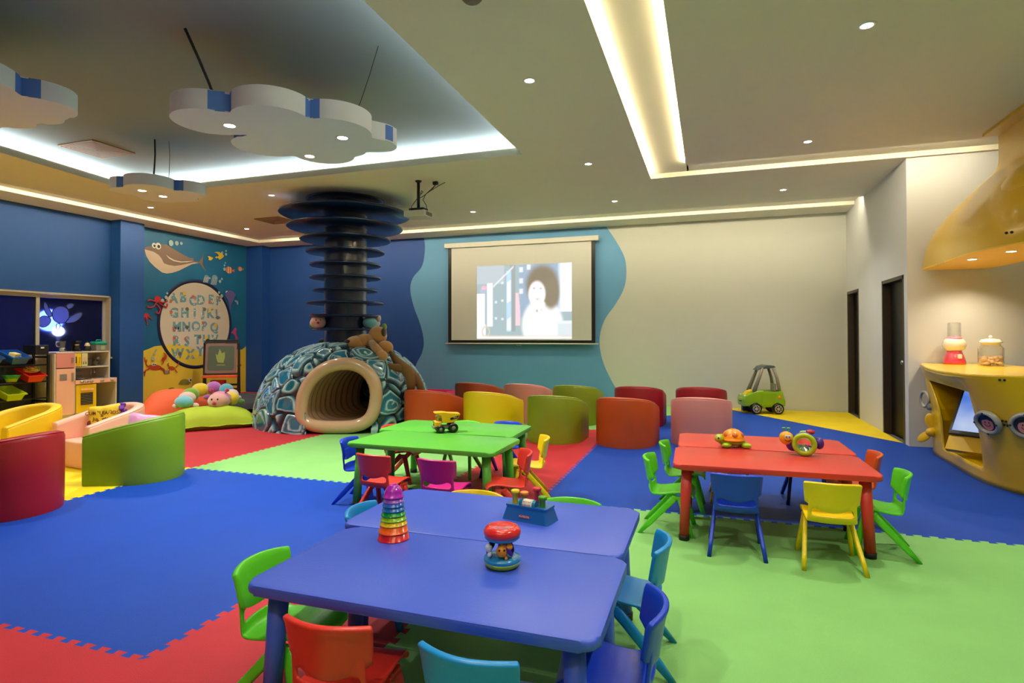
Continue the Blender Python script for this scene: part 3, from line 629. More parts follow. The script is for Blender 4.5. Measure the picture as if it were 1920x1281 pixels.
def orange(e, lab):
    t = creature('striped_fish_sticker', lab); y, z, a, b_ = e
    flat(ell(y,z,a,b_,18), m_or, .006, .008, 'body', t); flat([(y+a*.8,z),(y+a*1.6,z+b_*.5),(y+a*1.6,z-b_*.5)], m_or, .006, .008, 'tail', t)
    flat([(y-.3*a,z+b_*.9),(y-.1*a,z+b_*.95),(y-.1*a,z-b_*.95),(y-.3*a,z-b_*.9)], m_wh, .008, .009, 'stripe', t); flat([(y+.35*a,z+b_*.85),(y+.5*a,z+b_*.8),(y+.5*a,z-b_*.8),(y+.35*a,z-b_*.85)], m_wh, .008, .009, 'stripe', t)
orange(ME['clown'], 'larger orange striped fish sticker on the sea mural'); orange(ME['clown2'], 'smaller orange striped fish sticker at the right of the mural')
m_gy = mat('decal_jelly_grey', (128,150,160), .6)
for e, lab in ((ME['jelly1'],'small grey jellyfish sticker on top of the alphabet board'),(ME['jelly2'],'bigger grey jellyfish sticker on the rim of the alphabet board')):
    t = creature('jellyfish_sticker', lab); y, z, a, b_ = e
    flat([(y+a*math.cos(rad(q)), z+b_*math.sin(rad(q))) for q in range(0,181,15)], m_gy, .016, .017, 'bell', t)
    mb = MB()
    for q in range(6): u = y-a*.85+a*1.7*q/5; mb.prism([(u,z),(u+.009,z),(u-.03,z-b_*2.4),(u-.039,z-b_*2.4)], .016, .017, fx(1))
    mb.build('tentacles', m_wh, t); eye(t, (y+a*.5,z+.01,.02,.022))
m_pu = mat('decal_purple', (96,84,140), .6)
t = creature('dolphin_sticker', 'purple dolphin sticker right of the alphabet board'); flat(MP['dolphin'], m_pu, .02, .021, 'body', t, 1); eye(t, ME['deye'])
t = creature('dolphin_sticker', 'little pale dolphin sticker beside the purple one'); flat(MP['dolphin_small'], m_gy, .006, .008, 'body', t, 1)
m_rd = mat('decal_red', (186,34,44), .6)
t = creature('octopus_sticker', 'red octopus sticker at the left rim of the alphabet board'); e = ME['octo']; flat(ell(*e,20), m_rd, .02, .022, 'head', t); eye(t, ME['oeye'])
for A in MP['octo_arms'][:5]: MB().tube([(XL+.02,u,v) for u,v in spline(A,4)], .013, 6).build('arm', m_rd, t)
t = creature('octopus_sticker', 'small red octopus sticker at the left edge of the mural'); e = ME['octo2']; flat(ell(*e,20), m_rd, .006, .008, 'head', t)
for A in MP['octo_arms'][5:]: MB().tube([(XL+.012,u,v) for u,v in spline(A,4)], .009, 6).build('arm', m_rd, t)
m_cr = mat('decal_crab', (176,66,26), .6)
t = creature('crab_sticker', 'large red crab sticker with raised claws on the sand mural'); flat(MP['crab_body'], m_cr, .007, .009, 'body', t, 1); flat(MP['crab_claws'], m_cr, .03, .032, 'claw', t, 1); flat(MP['crab_claw2'], m_cr, .007, .009, 'claw', t, 1); eye(t, ME['c_e1']); eye(t, ME['c_e2'])
for A in MP['crab_legs'][:6]: MB().tube([(XL+.012,u,v) for u,v in spline(A,4)], .010, 6).build('crab_leg', m_cr, t)
t = creature('crab_sticker', 'small red crab sticker right of the large crab'); flat(MP['crab_small'], m_cr, .007, .009, 'body', t, 1)
for A in MP['crab_legs'][6:]: MB().tube([(XL+.022,u,v) for u,v in spline(A,4)], .009, 6).build('crab_leg', m_cr, t)
m_tg = mat('decal_turtle_green', (128,132,40), .6)
t = creature('turtle_sticker', 'green turtle sticker low on the sand mural'); flat(MP['turtle_body'], m_tg, .007, .009, 'body', t, 1); eye(t, ME['te'])
t = creature('turtle_sticker', 'small green turtle sticker behind the plush caterpillar'); flat(MP['turtle2'], m_tg, .007, .009, 'body', t, 1)
t = creature('seahorse_sticker', 'pink seahorse sticker above the easel'); flat(MP['seahorse'], mat('decal_pink', (188,60,110), .6), .007, .009, 'body', t, 1)
t = creature('starfish_sticker', 'orange starfish sticker at the right end of the sand'); flat(MP['starfish'], m_cr, .007, .009, 'body', t)
m_bb = mat('decal_bubble', (160,184,180), .5)
for gname, lab, ks in (('bubbles_sticker','three pale bubbles above the whale',('b1','b2','b3')),('bubbles_sticker','three pale bubbles over the red octopus',('b4','b5','b6')),('bubbles_sticker','pale bubbles beside the jellyfish',('b7','b8','b17')),('bubbles_sticker','pale bubbles beside the yellow fish',('b9','b10')),('bubbles_sticker','pale bubbles left of the orange striped fish',('b11','b12','b13')),('bubbles_sticker','pale bubbles on the upper right of the alphabet board',('b15','b16')),('bubbles_sticker','pale bubbles above the large crab',('cb1','cb2','cb3'))):
    t = creature(gname, lab)
    for k in ks: flat(ell(*ME[k],16), m_bb, .022, .024, 'bubble', t)
tag(MB().box((XL+.008,8.98,.60),(.014,.12,.08),bev=.003).build('wall_socket', mat('socket_steel',(150,140,110),.4)), 'small metal wall socket on the sand mural', 'wall socket')
# ================================================================= TABLES
def plastic(name, c, rough=.38): return mat(name, c, rough, bump=.06, bscale=90, var=.05, spec=.45)
p_blue = plastic('plastic_table_blue', (58,88,210)); p_green = plastic('plastic_table_green', (84,170,54)); p_red = plastic('plastic_table_red', (206,58,50))
m_cap = mat('rubber_black', (12,12,12), .6)
def table(x0, x1, y0, y1, rz, m, label, grp):
    cx, cy = (x0+x1)/2, (y0+y1)/2; sx, sy = (x1-x0)/2, (y1-y0)/2
    t = thing('play_table', label, 'table', (cx,cy,0), rz, grp)
    mb = MB(); mb.prism(rrect(-sx,sx,-sy,sy,.05,6), .466, .5, bev=.013, seg=3)
    o = mb.build('tabletop', m, t); autosmooth(o, 50)
    MB().prism(rrect(-sx+.10,sx-.10,-sy+.10,sy-.10,.03,4), .445, .467).build('apron', m, t)
    for a in (-1,1):
        for b_ in (-1,1):
            px, py = a*(sx-.085), b_*(sy-.085); qx, qy = a*(sx-.065), b_*(sy-.065)
            l = MB().tube([(px,py,.466),(qx,qy,.03)], [.034,.031], 20).build('leg', m, t)
            MB().tube([(qx,qy,.034),(qx,qy,0)], [.034,.033], 20).build('foot_cap', m_cap, l)
    return t
G1 = 'pair of low plastic play tables pushed together: blue'; G2 = 'pair of low plastic play tables pushed together: green'; G3 = 'pair of low plastic play tables pushed together: red'
table(-1.495,-.29,1.575,2.21,0, p_blue, 'blue plastic play table nearest to the camera, carrying the spinning rattle', G1)
table(-1.555,-.315,2.215,2.85,0, p_blue, 'blue plastic play table behind the front blue one, carrying the pop-up peg toy', G1)
table(-2.69,-1.45,3.885,4.515,rad(-1), p_green, 'green plastic play table, the front one of the green pair', G2)
table(-2.80,-1.545,4.535,5.17,rad(1), p_green, 'green plastic play table, the back one of the green pair', G2)
table(-.235,.965,3.93,4.565,rad(1.5), p_red, 'red plastic play table, the front one of the red pair, under the snail toy', G3)
table(-.235,.965,4.59,5.21,rad(1.5), p_red, 'red plastic play table, the back one of the red pair, under the turtle toy', G3)

# ================================================================= CHAIRS
def make_chair(m):
    t = thing('child_chair', 'x', 'chair')
    prof = [(.152,.235),(.147,.258),(.120,.272),(.06,.268),(.0,.256),(-.05,.248),(-.095,.246),(-.128,.256),(-.144,.280),(-.149,.300),(-.154,.338),(-.158,.37),(-.161,.42)]
    wid =  [.128,.134,.137,.137,.135,.134,.133,.132,.131,.130,.128,.127,.126]
    ws = [-1,-.86,-.62,-.3,0,.3,.62,.86,1]
    def fn(i, j):
        y, z = prof[i]; w_ = ws[j]; k = sstep(5,9,i); dish = (1-k)*.010*(w_*w_)+ .0
        return Vector((w_*wid[i], y+k*.030*w_*w_, z+dish+(.012*k*0)))
    mb = MB(); mb.grid(len(prof), len(ws), fn, skip=lambda i, j: (i == 9 and 1 <= j <= 6))
    s = mb.build('seat', m, t); solid(s, .015, -1); subsurf(s, 2)
    # backrest: thick wrapped panel with a curved lower edge
    nu, nv = 13, 7
    def fb(i, j):
        u = -1+2*i/(nu-1); v = j/(nv-1)
        zb = .326+.046*u*u; zt = .497-.008*abs(u)**3; z = zb+(zt-zb)*v
        yy = -.146-(z-.33)*.17+.052*u*u; hw = .148-.010*(1-v)
        if v > .8: yy -= .006*(v-.8)/.2
        return Vector((u*hw, yy, z))
    mb = MB(); mb.grid(nu, nv, fb); bk = mb.build('backrest', m, t); solid(bk, .020, 0); bevel(bk, .006, 2, 50)
    for p in bk.data.polygons: p.use_smooth = True
    for a in (-1,1):
        for (p0, p1, sp) in (((a*.118,.075,.252),(a*.150,.145,.003),0),((a*.118,.045,.252),(a*.158,-.190,.003),1)):
            A, B = Vector(p0), Vector(p1); d = (B-A).normalized()
            mb = MB(); X_ = Vector((1,0,0)); X_ = (X_-d*X_.dot(d)).normalized(); D_ = d.cross(X_).normalized(); R_ = []
            for k in range(5):
                p = A+(B-A)*k/4; w_, t_ = (.024,.021,.0195,.0185,.0175)[k], .0125
                R_.append([mb.bm.verts.new(p+X_*(t_*math.copysign(abs(math.cos(q))**.55,math.cos(q)))+D_*(w_*math.copysign(abs(math.sin(q))**.55,math.sin(q)))) for q in [2*PI*(m_+.5)/12 for m_ in range(12)]])
            for r0_, r1_ in zip(R_, R_[1:]):
                for m_ in range(12): mb.bm.faces.new((r0_[m_],r0_[(m_+1)%12],r1_[(m_+1)%12],r1_[m_])).smooth = True
            mb.bm.faces.new(R_[0]); mb.bm.faces.new(R_[-1])
            for v in mb.bm.verts:
                if v.co.z < .02: v.co.z = 0
            mb.build('leg', m, t)
    for a in (-1,1): MB().box((a*.120,.055,.247),(.026,.075,.022),bev=.006).build('leg_socket', m, t)
    return t
CC = {'green':(92,204,40),'red':(214,52,40),'lightblue':(20,136,214),'blue':(14,60,200),'yellow':(240,206,20),'magenta':(186,20,120),'orange':(222,88,34),'navy':(16,30,90)}
cm = {k: plastic('plastic_chair_'+k, v, .35) for k, v in CC.items()}
CH = [('green',-1.475,1.80,-88,'green child chair at the left end of the blue table, nearest to the camera'),
('red',-1.085,1.60,3,'red child chair at the front of the blue table, cut by the bottom edge'),
('lightblue',-.61,1.575,-3,'light blue child chair at the front of the blue table, cut by the bottom edge'),
('blue',-.31,1.885,97,'dark blue child chair at the right end of the blue table, nearest the camera'),
('lightblue',-.335,2.475,93,'light blue child chair at the right end, behind the dark blue one'),
('lightblue',-1.49,2.49,-85,'light blue child chair at the left end of the blue table, only its back showing'),
('yellow',-1.18,2.77,180,'yellow child chair behind the blue table, only its back edge showing'),
('green',-.665,2.79,180,'green child chair behind the blue table, only its back edge showing'),
('blue',-2.66,4.11,-82,'blue child chair at the left end of the green table'),
('red',-2.70,4.80,-85,'red child chair at the left end of the green table, behind the blue one'),
('red',-2.25,3.74,-6,'red child chair at the front of the green table, behind the stacking cups'),
('magenta',-1.755,3.73,-3,'magenta child chair at the front of the green table'),
('red',-1.39,3.99,118,'red child chair at the right end of the green table, beside the yellow one'),
('yellow',-1.43,4.62,112,'yellow child chair at the right end of the green table, behind the red one'),
('blue',-1.87,5.22,172,'blue child chair behind the green table near the green armchair'),
('green',-2.25,5.13,180,'green child chair behind the green table, its legs seen under the tabletop'),
('green',-.26,4.18,-92,'green child chair at the left end of the red table, nearer one'),
('green',-.195,4.74,-90,'green child chair at the left end of the red table, farther one'),
('blue',.15,3.92,0,'blue child chair seen from behind at the front of the red table'),
('yellow',.66,3.87,0,'yellow child chair seen from behind at the front of the red table'),
('orange',.975,4.78,88,'orange child chair at the right end of the red table, partly hidden'),
('green',.98,4.17,86,'green child chair at the right end of the red table'),
('yellow',.16,5.09,180,'yellow child chair behind the red table, its back edge seen behind the turtle toy'),
('navy',.73,5.20,180,'dark blue child chair behind the red table, its legs seen under the tabletop')]
ch0 = make_chair(cm['green'])
for i, (c, x, y, a, lab) in enumerate(CH):
    o = ch0 if i == 0 else copy_tree(ch0)
    o.location = (x,y,0); o.rotation_euler = (0,0,rad(a)); o['label'] = lab
    o['group'] = 'child chairs around the '+('blue' if i < 8 else 'green' if i < 16 else 'red')+' table'
    for p in o.children: setmat(p, cm[c])

# ================================================================= TUB CHAIRS
def vinyl(name, c): return mat(name, c, .42, bump=.12, bscale=160, var=.05, spec=.45)
vm = {k: vinyl('vinyl_'+k, c) for k, c in {'orange':(188,74,22),'green':(128,146,28),'red':(146,18,32),'yellow':(232,200,12),'pink':(216,140,134),'lime':(104,142,22),'salmon':(246,184,160),'crimson':(150,14,28),'gold':(246,206,20),'rust':(166,66,30)}.items()}
def make_tub(m, hb=.60, hf=.44, w=.36, name='tub_chair'):
    t = thing(name, 'x', 'armchair')
    th = .105; yf = .34   # arms end at +y; back is a half circle at -y
    # centre line path of the shell from right arm front around the back to the left arm front
    R_ = w-th/2; path = []; n1, n2 = 5, 22
    for k in range(n1): path.append((R_, yf-(yf+.0)*k/n1, 1))
    for k in range(n2+1):
        a = -PI*k/n2; path.append((R_*math.cos(a), R_*math.sin(a), 0))
    for k in range(1,n1+1): path.append((-R_, yf*k/n1, 1))
    # section: outer wall, rounded top, inner wall
    def sec(i):
        x, y, _ = path[i]; i0, i1 = max(i-1,0), min(i+1,len(path)-1)
        tx, ty = path[i1][0]-path[i0][0], path[i1][1]-path[i0][1]; L = math.hypot(tx,ty); nx, ny = -ty/L, tx/L
        if nx*x+ny*(y if y < 0 else 0) < 0: nx, ny = -nx, -ny
        k = max(0,min(1,(y+.33)/.67))**1.15; h = hb+(hf-hb)*k
        out = []
        hw = th/2; rr = .035
        for (o_, z) in ((hw*.92,.0),(hw*.97,.02),(hw,.10),(hw,h*.5),(hw,h-rr),(hw-.010,h-.012),(hw-rr,h),(-hw+rr,h),(-hw+.010,h-.012),(-hw,h-rr),(-hw,h*.6),(-hw,.22)):
            out.append(Vector((x+nx*o_, y+ny*o_, z)))
        return out
    S = [sec(i) for i in range(len(path))]; nv = len(S[0])
    mb = MB(); V = mb.grid(len(S), nv, lambda i, j: S[i][j])
    mb.bm.faces.new(V[0]); mb.bm.faces.new(V[-1][::-1])
    sh = mb.build('shell', m, t); bevel(sh, .012, 2, 50); autosmooth(sh, 50)
    # seat block with rounded front edge
    P = [(R_*.92*math.cos(a), R_*.92*math.sin(a)) for a in [rad(v) for v in range(180,361,12)]]
    P = P+[(R_*.86+.0,yf-.03),(-R_*.86,yf-.03)]
    P = [(max(-w+th+.004,min(w-th-.004,x)),y) for x, y in P]
    mb = MB(); mb.prism(P, .0, .27, bev=.022, seg=3); se = mb.build('seat', m, t); autosmooth(se, 50)
    # seam line along the outer rim
    mb = MB(); mb.tube([S[i][5]+Vector((0,0,.001)) for i in range(len(S))], .0035, 5); mb.build('seam_piping', m, t)
    return t
tub0 = make_tub(vm['orange'])
TUB = [('orange',-.98,7.26,-4,'orange tub armchair in the front row, second from the right, standing on the mat seam'),
('green',-1.87,7.25,-2,'olive green tub armchair in the front row, behind the yellow child chair'),
('yellow',-2.83,7.42,-5,'yellow tub armchair in the front row between the orange and the olive green ones'),
('orange',-3.72,7.40,-5,'orange tub armchair in the front row beside the play dome'),
('pink',-.10,7.56,-2,'pink tub armchair in the front row, the rightmost, behind the red table'),
('rust',-3.55,8.74,-5,'rust orange tub armchair in the back row, the leftmost, near the play dome'),
('pink',-2.73,8.78,-5,'pink tub armchair in the back row, behind the yellow one'),
('green',-1.93,8.76,-3,'olive green tub armchair in the back row under the screen'),
('red',-1.00,8.87,-3,'dark red tub armchair in the back row, the one behind the orange one'),
('red',-.12,9.03,-2,'dark red tub armchair in the back row, the rightmost, behind the pink one')]
for i, (c, x, y, a, lab) in enumerate(TUB):
    o = tub0 if i == 0 else copy_tree(tub0)
    o.location = (x,y,0); o.rotation_euler = (0,0,rad(a)); o['label'] = lab; o['group'] = 'tub armchairs facing the screen'
    for p in o.children: setmat(p, vm[c])
lt0 = make_tub(vm['lime'], .61, .445, .345)
LT = [('lime',-5.08,4.12,112,'lime green tub armchair in the left group, seen from its side, holding a pink cushion'),
('salmon',-6.03,4.46,172,'salmon pink tub armchair in the left group, open towards the camera'),
('gold',-6.80,4.12,182,'bright yellow tub armchair at the left edge of the picture, open towards the camera'),
('crimson',-5.07,2.99,95,'crimson tub armchair at the left edge, seen from behind, nearest to the camera')]
for i, (c, x, y, a, lab) in enumerate(LT):
    o = lt0 if i == 0 else copy_tree(lt0)
    o.location = (x,y,0); o.rotation_euler = (0,0,rad(a)); o['label'] = lab; o['group'] = 'tub armchairs in the left corner'
    for p in o.children: setmat(p, vm[c])
# cushions
def pillow(name, w_, h_, d, m, parent=None, n=12, ruffle=0):
    def fn(sg):
        def f(i, j):
            u = -1+2*i/n; v = -1+2*j/n; e = (1-u**4)*(1-v**4)
            k = 1-.07*(1-abs(u))*(abs(v)) - .07*(1-abs(v))*abs(u)
            return Vector((u*w_/2*k, sg*(d/2*e**.6)+.006*math.sin(9*u+3*v), v*h_/2*k))
        return f
    mb = MB(); mb.grid(n+1,n+1,fn(1)); mb.grid(n+1,n+1,fn(-1)); bmesh.ops.remove_doubles(mb.bm, verts=mb.bm.verts, dist=.0008)
    o = mb.build(name, m, parent, smooth=True); return o
t = thing('printed_cushion', 'yellow cushion printed with words, leaning in the salmon pink armchair', 'cushion', (-6.10,4.50,.47), rad(12))
t.rotation_euler = (rad(-14), rad(-6), rad(30))
pillow('cover', .33, .26, .13, mat('cushion_yellow', (232,196,40), .7, var=.12), t)
Mt = Matrix.Rotation(PI/2,4,'X')
mb = MB(); me = text_me('CUMPLEAÑOS', .050, .001, bold=.0008); mb.mesh(me, Matrix.Translation((0,-.066,.035)) @ Matrix.Rotation(rad(4),4,'Y') @ Mt)
me = text_me('de', .03, .001, bold=.0008); mb.mesh(me, Matrix.Translation((0,-.067,.005)) @ Mt); me = text_me('Juguetes', .052, .001, bold=.0008); mb.mesh(me, Matrix.Translation((.0,-.067,-.025)) @ Matrix.Rotation(rad(4),4,'Y') @ Mt)
mb.build('printed_words', mat('print_brown', (110,70,20), .7), t)
mb = MB(); mb.sph((-.12,-.052,-.06), (.028,.010,.034)); mb.sph((-.07,-.055,-.085), (.03,.010,.014)); mb.build('printed_figures', mat('print_dark_red', (120,40,30), .7), t)
mb = MB()
for k in range(7): mb.box((.17+.012*math.sin(k*2),.0+.012*math.cos(k*3),-.10+k*.035),(.05,.05,.045),rz=k*.7,rx=k,bev=.01)
mb.build('purple_ribbon', mat('ribbon_purple', (110,50,170), .5), t)
t = thing('pink_cushion', 'small pink satin cushion in the lime green armchair', 'cushion', (-5.12,4.17,.46)); t.rotation_euler = (rad(-20),rad(8),rad(30))
pillow('cover', .34, .26, .11, mat('satin_pink', (214,140,190), .35, var=.2, sheen=.5), t)

# ================================================================= PLAY DOME AND COLUMN
DC = Vector((-5.43,7.86,0)); DR = 1.30; DHt = 1.20
MC = Vector((-4.775,6.79,0)); MN = Vector((.32,-.947,0)).normalized(); MS = Vector((.947,.32,0)).normalized()
def dshape(a, w_, h0, h1):
    # rounded D outline of the tunnel mouth; a 0..1
    th_ = 2*PI*a; x = math.cos(th_); z = math.sin(th_)
    ex = abs(x)**(.62 if z < 0 else .95)*(1 if x > 0 else -1); ez = -abs(z)**.62 if z < 0 else z
    zz_ = h0+.42*(h1-h0)+(ez*.42 if z < 0 else ez*.58)*(h1-h0)
    return ex*w_+.15*(zz_-.5), zz_
dome = thing('play_dome', 'big turquoise shell-patterned play dome with a tunnel mouth, around the blue column', 'play dome', tuple(DC))
NA, NE = 460, 170
cols = []
def dome_pt(i, j):
    a = 2*PI*i/NA; t_ = j/(NE-1); e = t_*PI/2
    r = DR*(max(0,math.cos(e)))**.80; z = DHt*math.sin(e)**.95
    n = Vector((math.cos(a)*math.cos(e), math.sin(a)*math.cos(e), math.sin(e)))
    p = DC+Vector((r*math.cos(a), r*math.sin(a), z))
    # hood that reaches forward to the tunnel rim
    q = p-MC; u = q.dot(MS); dpt = q.dot(MN); k = math.hypot(u/.60, (z-.46)/.56)
    if q.dot(MN) > -1.0:
        f = 1-sstep(.98, 1.75, k); tgt = -.03
        if dpt < tgt: p = p+MN*((tgt-dpt)*f)
    # relief
    s = Vector((p.x*1.0,p.y*1.0,p.z*1.05))*3.5+Vector((3.1,1.7,9.2)); wv = noise.noise_vector(s*.8)*.30
    (d, pts) = noise.voronoi(s+wv)
    d1, d2 = d[0], d[1]; edge = d2-d1
    hh = .040*sstep(.0,.16,edge)
    cell = pts[0]; rnd = noise.cell(cell*7.7+Vector((.3,.2,.1)))
    # swirl: a curl line inside each cell, drawn with a twisted local angle
    l = (s+wv)-cell; ang = math.atan2(l.z, l.x*.8+l.y*.6)+rnd*6; rr_ = l.length
    sw = math.sin(edge*15-.9+2.2*math.sin(ang)*sstep(.25,.6,edge))
    line = sstep(.50,1.0,sw)*sstep(.08,.18,edge)
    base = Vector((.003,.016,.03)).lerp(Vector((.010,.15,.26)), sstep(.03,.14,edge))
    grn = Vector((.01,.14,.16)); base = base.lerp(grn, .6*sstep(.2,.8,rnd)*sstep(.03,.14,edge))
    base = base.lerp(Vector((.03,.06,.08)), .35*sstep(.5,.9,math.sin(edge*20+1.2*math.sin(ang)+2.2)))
    sp = math.sin(ang*1.0+edge*11+rnd*3); line = max(line, .8*sstep(.72,.97,sp)*sstep(.26,.36,edge))
    nzv = .5+.5*noise.noise(s*5)
    c = base.lerp(Vector((.58,.80,.78)), line*(.5+.45*nzv)); hh += .010*line
    cols.append((c.x,c.y,c.z,1))
    return p+n*hh
mb = MB(); GP = {}
def dskip(i, j):
    return False
P3 = [[dome_pt(i,j) for j in range(NE)] for i in range(NA)]
def inmouth(p):
    q = p-MC; u = q.dot(MS); return abs(q.dot(MN)) < .5 and math.hypot(u/.50, (p.z-.47)/.43) < 1 or (abs(q.dot(MN)) < .45 and abs(u) < .44 and p.z < .5)
mb.grid(NA, NE, lambda i, j: P3[i][j]-DC, skip=lambda i, j: all(inmouth(P3[(i+a) % NA][j+b_]) for a in (0,1) for b_ in (0,1)), wrapu=True)
o = mb.build('dome_shell', vcmat('glazed_shell', .16, .6), dome)
ca = o.data.color_attributes.new('col', 'FLOAT_COLOR', 'POINT')
buf = [x for c in cols for x in c]
ca.data.foreach_set('color', buf)
# rim and ribbed tunnel
m_tun = mat('tunnel_cream', (196,160,128), .16, coat=.5, var=.10)
NR = 72
ring = [MC+MS*dshape(k/NR,.50,.09,.95)[0]+Vector((0,0,dshape(k/NR,.50,.09,.95)[1]))+MN*.02-DC for k in range(NR)]
mb = MB(); mb.tube(ring, .088, 14, closed=True); mb.build('tunnel_rim', m_tun, dome)
def tun(i, j):
    a = i/NR; dpt = j*.022; x, z = dshape(a,.465,.10,.915)
    rib = .020*math.sin(j*.022*2*PI/.16); s_ = 1-.0*dpt
    bend = .10*dpt*dpt
    return MC-DC+MS*(x*(1-rib*1.1)*s_+bend)-MN*(dpt+.0)+Vector((0,0,.5+(z-.5)*(1-rib)))
mb = MB(); mb.grid(NR, 80, tun, wrapu=True); mb.build('tunnel', m_tun, dome)

m_col = mat('column_navy_gloss', (14,38,82), .28, coat=.4, var=.35)
cy = DC.y
col = thing('disc_column', 'dark blue glossy column with eleven stacked discs widening towards the ceiling', 'column', (DC.x,DC.y,0))
MB().lathe([(.325,1.0),(.325,Z0)], 48).build('shaft', m_col, col)
for z, r in ((3.24,1.0),(3.03,.885),(2.84,.695),(2.645,.60),(2.44,.545),(2.24,.545),(2.04,.495),(1.84,.595),(1.64,.545),(1.43,.495)):
    h = .016
    mb = MB(); mb.lathe([(.32,-h),(r-.012,-h),(r,-h*.5),(r,h*.5),(r-.012,h),(.32,h)], 72, (0,0,z)); o = mb.build('disc', m_col, col); autosmooth(o, 40)
mb = MB(); mb.lathe([(.32,Z0-.02),(.56,Z0-.02),(.60,Z0),(.32,Z0)], 60); mb.build('disc', m_col, col)
col['label'] = 'dark blue glossy column with stacked discs widening towards the ceiling'

# ================================================================= PLUSH TOYS
def plush(name, c): return mat(name, c, .9, bump=.6, bscale=120, var=.10, sheen=.8, spec=.2)
pc = {k: plush('plush_'+k, c) for k, c in dict(blue=(110,190,208),white=(226,196,186),green=(120,170,20),yellow=(230,200,40),purple=(176,90,176),teal=(80,170,190),pink=(226,130,180),face=(222,168,158),red=(190,40,70),darkgreen=(70,130,30)).items()}
def caterpillar(name, label, loc, segs, head, face_dir, feet=True):
    t = thing(name, label, 'plush toy', loc)
    for (x,y,z,rx,ry,rz_,c,yaw) in segs:
        MB().sph((0,0,0),(rx,ry,rz_),20,14).xf(Matrix.Translation((x,y,z)) @ Matrix.Rotation(yaw,4,'Z')).build('body_segment', pc[c], t)
    x,y,z,r = head; d = Vector(face_dir).normalized(); sd = Vector((-d.y,d.x,0)).normalized(); up = Vector((0,0,1)); H0 = Vector((x,y,z))
    hd = MB().sph(H0,(r*1.12,r*1.0,r*.88)).build('head', pc['face'], t)
    MB().sph(H0-d*r*.32+up*r*.15,(r*1.1,r*1.02,r*.86)).build('hood', pc['pink'], hd)
    MB().sph(H0+d*r*1.02-up*r*.12,(r*.22,r*.22,r*.18)).build('nose', pc['red'], hd)
    mb = MB()
    for s_ in (-1,1): mb.sph(H0+d*r*.93+sd*s_*r*.30+up*r*.28,(r*.09,r*.09,r*.09),10,8)
    mb.build('eyes', m_blk, hd)
    for s_ in (-1,1): MB().tube([H0-d*r*.1+sd*s_*r*.5+up*r*.65,H0-d*r*.1+sd*s_*r*.75+up*r*1.05], .012, 8).sph(H0-d*r*.1+sd*s_*r*.8+up*r*1.12, r*.2, 12, 8).build('feeler', pc['red'], hd)
    return t
# beanbags
def bag(name, label, pts, cx, cy, rz, sx, sy, hfun, m, base=0, flange=.06):
    N = 34
    t = thing(name, label, 'bean bag', (cx,cy,base), rz, group='floor bean bags')
    def f(sg):
        def g(i, j):
            u = -1+2*i/N; v = -1+2*j/N; e = max(0,(1-abs(u)**3.0)*(1-abs(v)**3.0))**.55
            kx = 1-.09*(1-abs(u))**1*abs(v)-.0; h = hfun(u,v)*e
            wr = .012*math.sin(11*u+5*v+2*math.sin(6*v))*e
            if sg > 0: z = max(.02, .055+h)+wr
            else: z = .055*(1-min(1,e*3))+.0
            return Vector((u*sx*(1-.06*(1-abs(u))*abs(v)*2), v*sy*(1-.06*(1-abs(v))*abs(u)*2), z))
        return g
    mb = MB(); mb.grid(N+1,N+1,f(1)); mb.grid(N+1,N+1,f(-1)); 
    o = mb.build('cover', m, t, smooth=True)
    mb = MB(); P = []
    for (u0,v0,u1,v1) in ((-1,-1,1,-1),(1,-1,1,1),(1,1,-1,1),(-1,1,-1,-1)):
        for k in range(8): P.append(Vector(f(1)(0,0)) if False else None) or None
    a = []
    for (i0,j0,i1,j1) in ((0,0,N,0),(N,0,N,N),(N,N,0,N),(0,N,0,0)):
        for k in range(12): a.append((i0+(i1-i0)*k/12, j0+(j1-j0)*k/12))
    Pin = [f(1)(i,j) for i,j in a]; Pout = [Vector((p.x*(1+flange/sx),p.y*(1+flange/sy),p.z+.008*math.sin(k*1.7)+.004)) for k, p in enumerate(Pin)]
    V1 = [mb.bm.verts.new(p) for p in Pin]; V2 = [mb.bm.verts.new(p) for p in Pout]
    for k in range(len(a)): k2 = (k+1) % len(a); mb.bm.faces.new((V1[k],V1[k2],V2[k2],V2[k]))
    fl = mb.build('seam_flange', m, t, smooth=True); solid(fl, .008, 0)
    return t
m_lime = mat('canvas_lime', (168,190,30), .75, bump=.2, bscale=90, var=.06); m_orc = mat('canvas_orange', (228,92,48), .75, bump=.2, bscale=90, var=.06); m_dk = mat('canvas_black', (24,26,34), .75, var=.1); m_mag = mat('canvas_magenta', (190,40,110), .75)
bag('bean_bag', 'lime green bean bag on the red mats, with the plush caterpillar lying on it', None, -7.08,6.82, rad(48), .60,.52, lambda u,v: .22+.06*u*.0-.05*v, m_lime)
bag('bean_bag', 'orange bean bag behind the lime green ones', None, -8.10,7.25, rad(50), .58,.50, lambda u,v: .40-.06*u, m_orc)
bag('bean_bag', 'black bean bag lying between the lime green ones and the easel', None, -8.05,8.62, rad(25), .85,.62, lambda u,v: .20, m_dk)
caterpillar('plush_caterpillar', 'long curled plush caterpillar with a pink smiling head on the lime green bean bag', (-7.08,6.88,.30),
 [(-.33,-.22,.05,.135,.10,.09,'blue',.3),(-.40,-.10,.09,.12,.105,.10,'white',.6),(-.47,.03,.13,.12,.105,.105,'green',.8),(-.46,.20,.19,.135,.105,.105,'yellow',.3),(-.33,.33,.21,.135,.105,.105,'purple',-.3),(-.15,.40,.17,.13,.11,.11,'teal',-.5),(0,.36,.11,.135,.10,.09,'white',-.6),(.13,.24,.07,.125,.10,.10,'yellow',-.6)],
 (.08,.03,.05,.145), (.35,-.95,.0))
t = bpy.data.objects['plush_caterpillar']
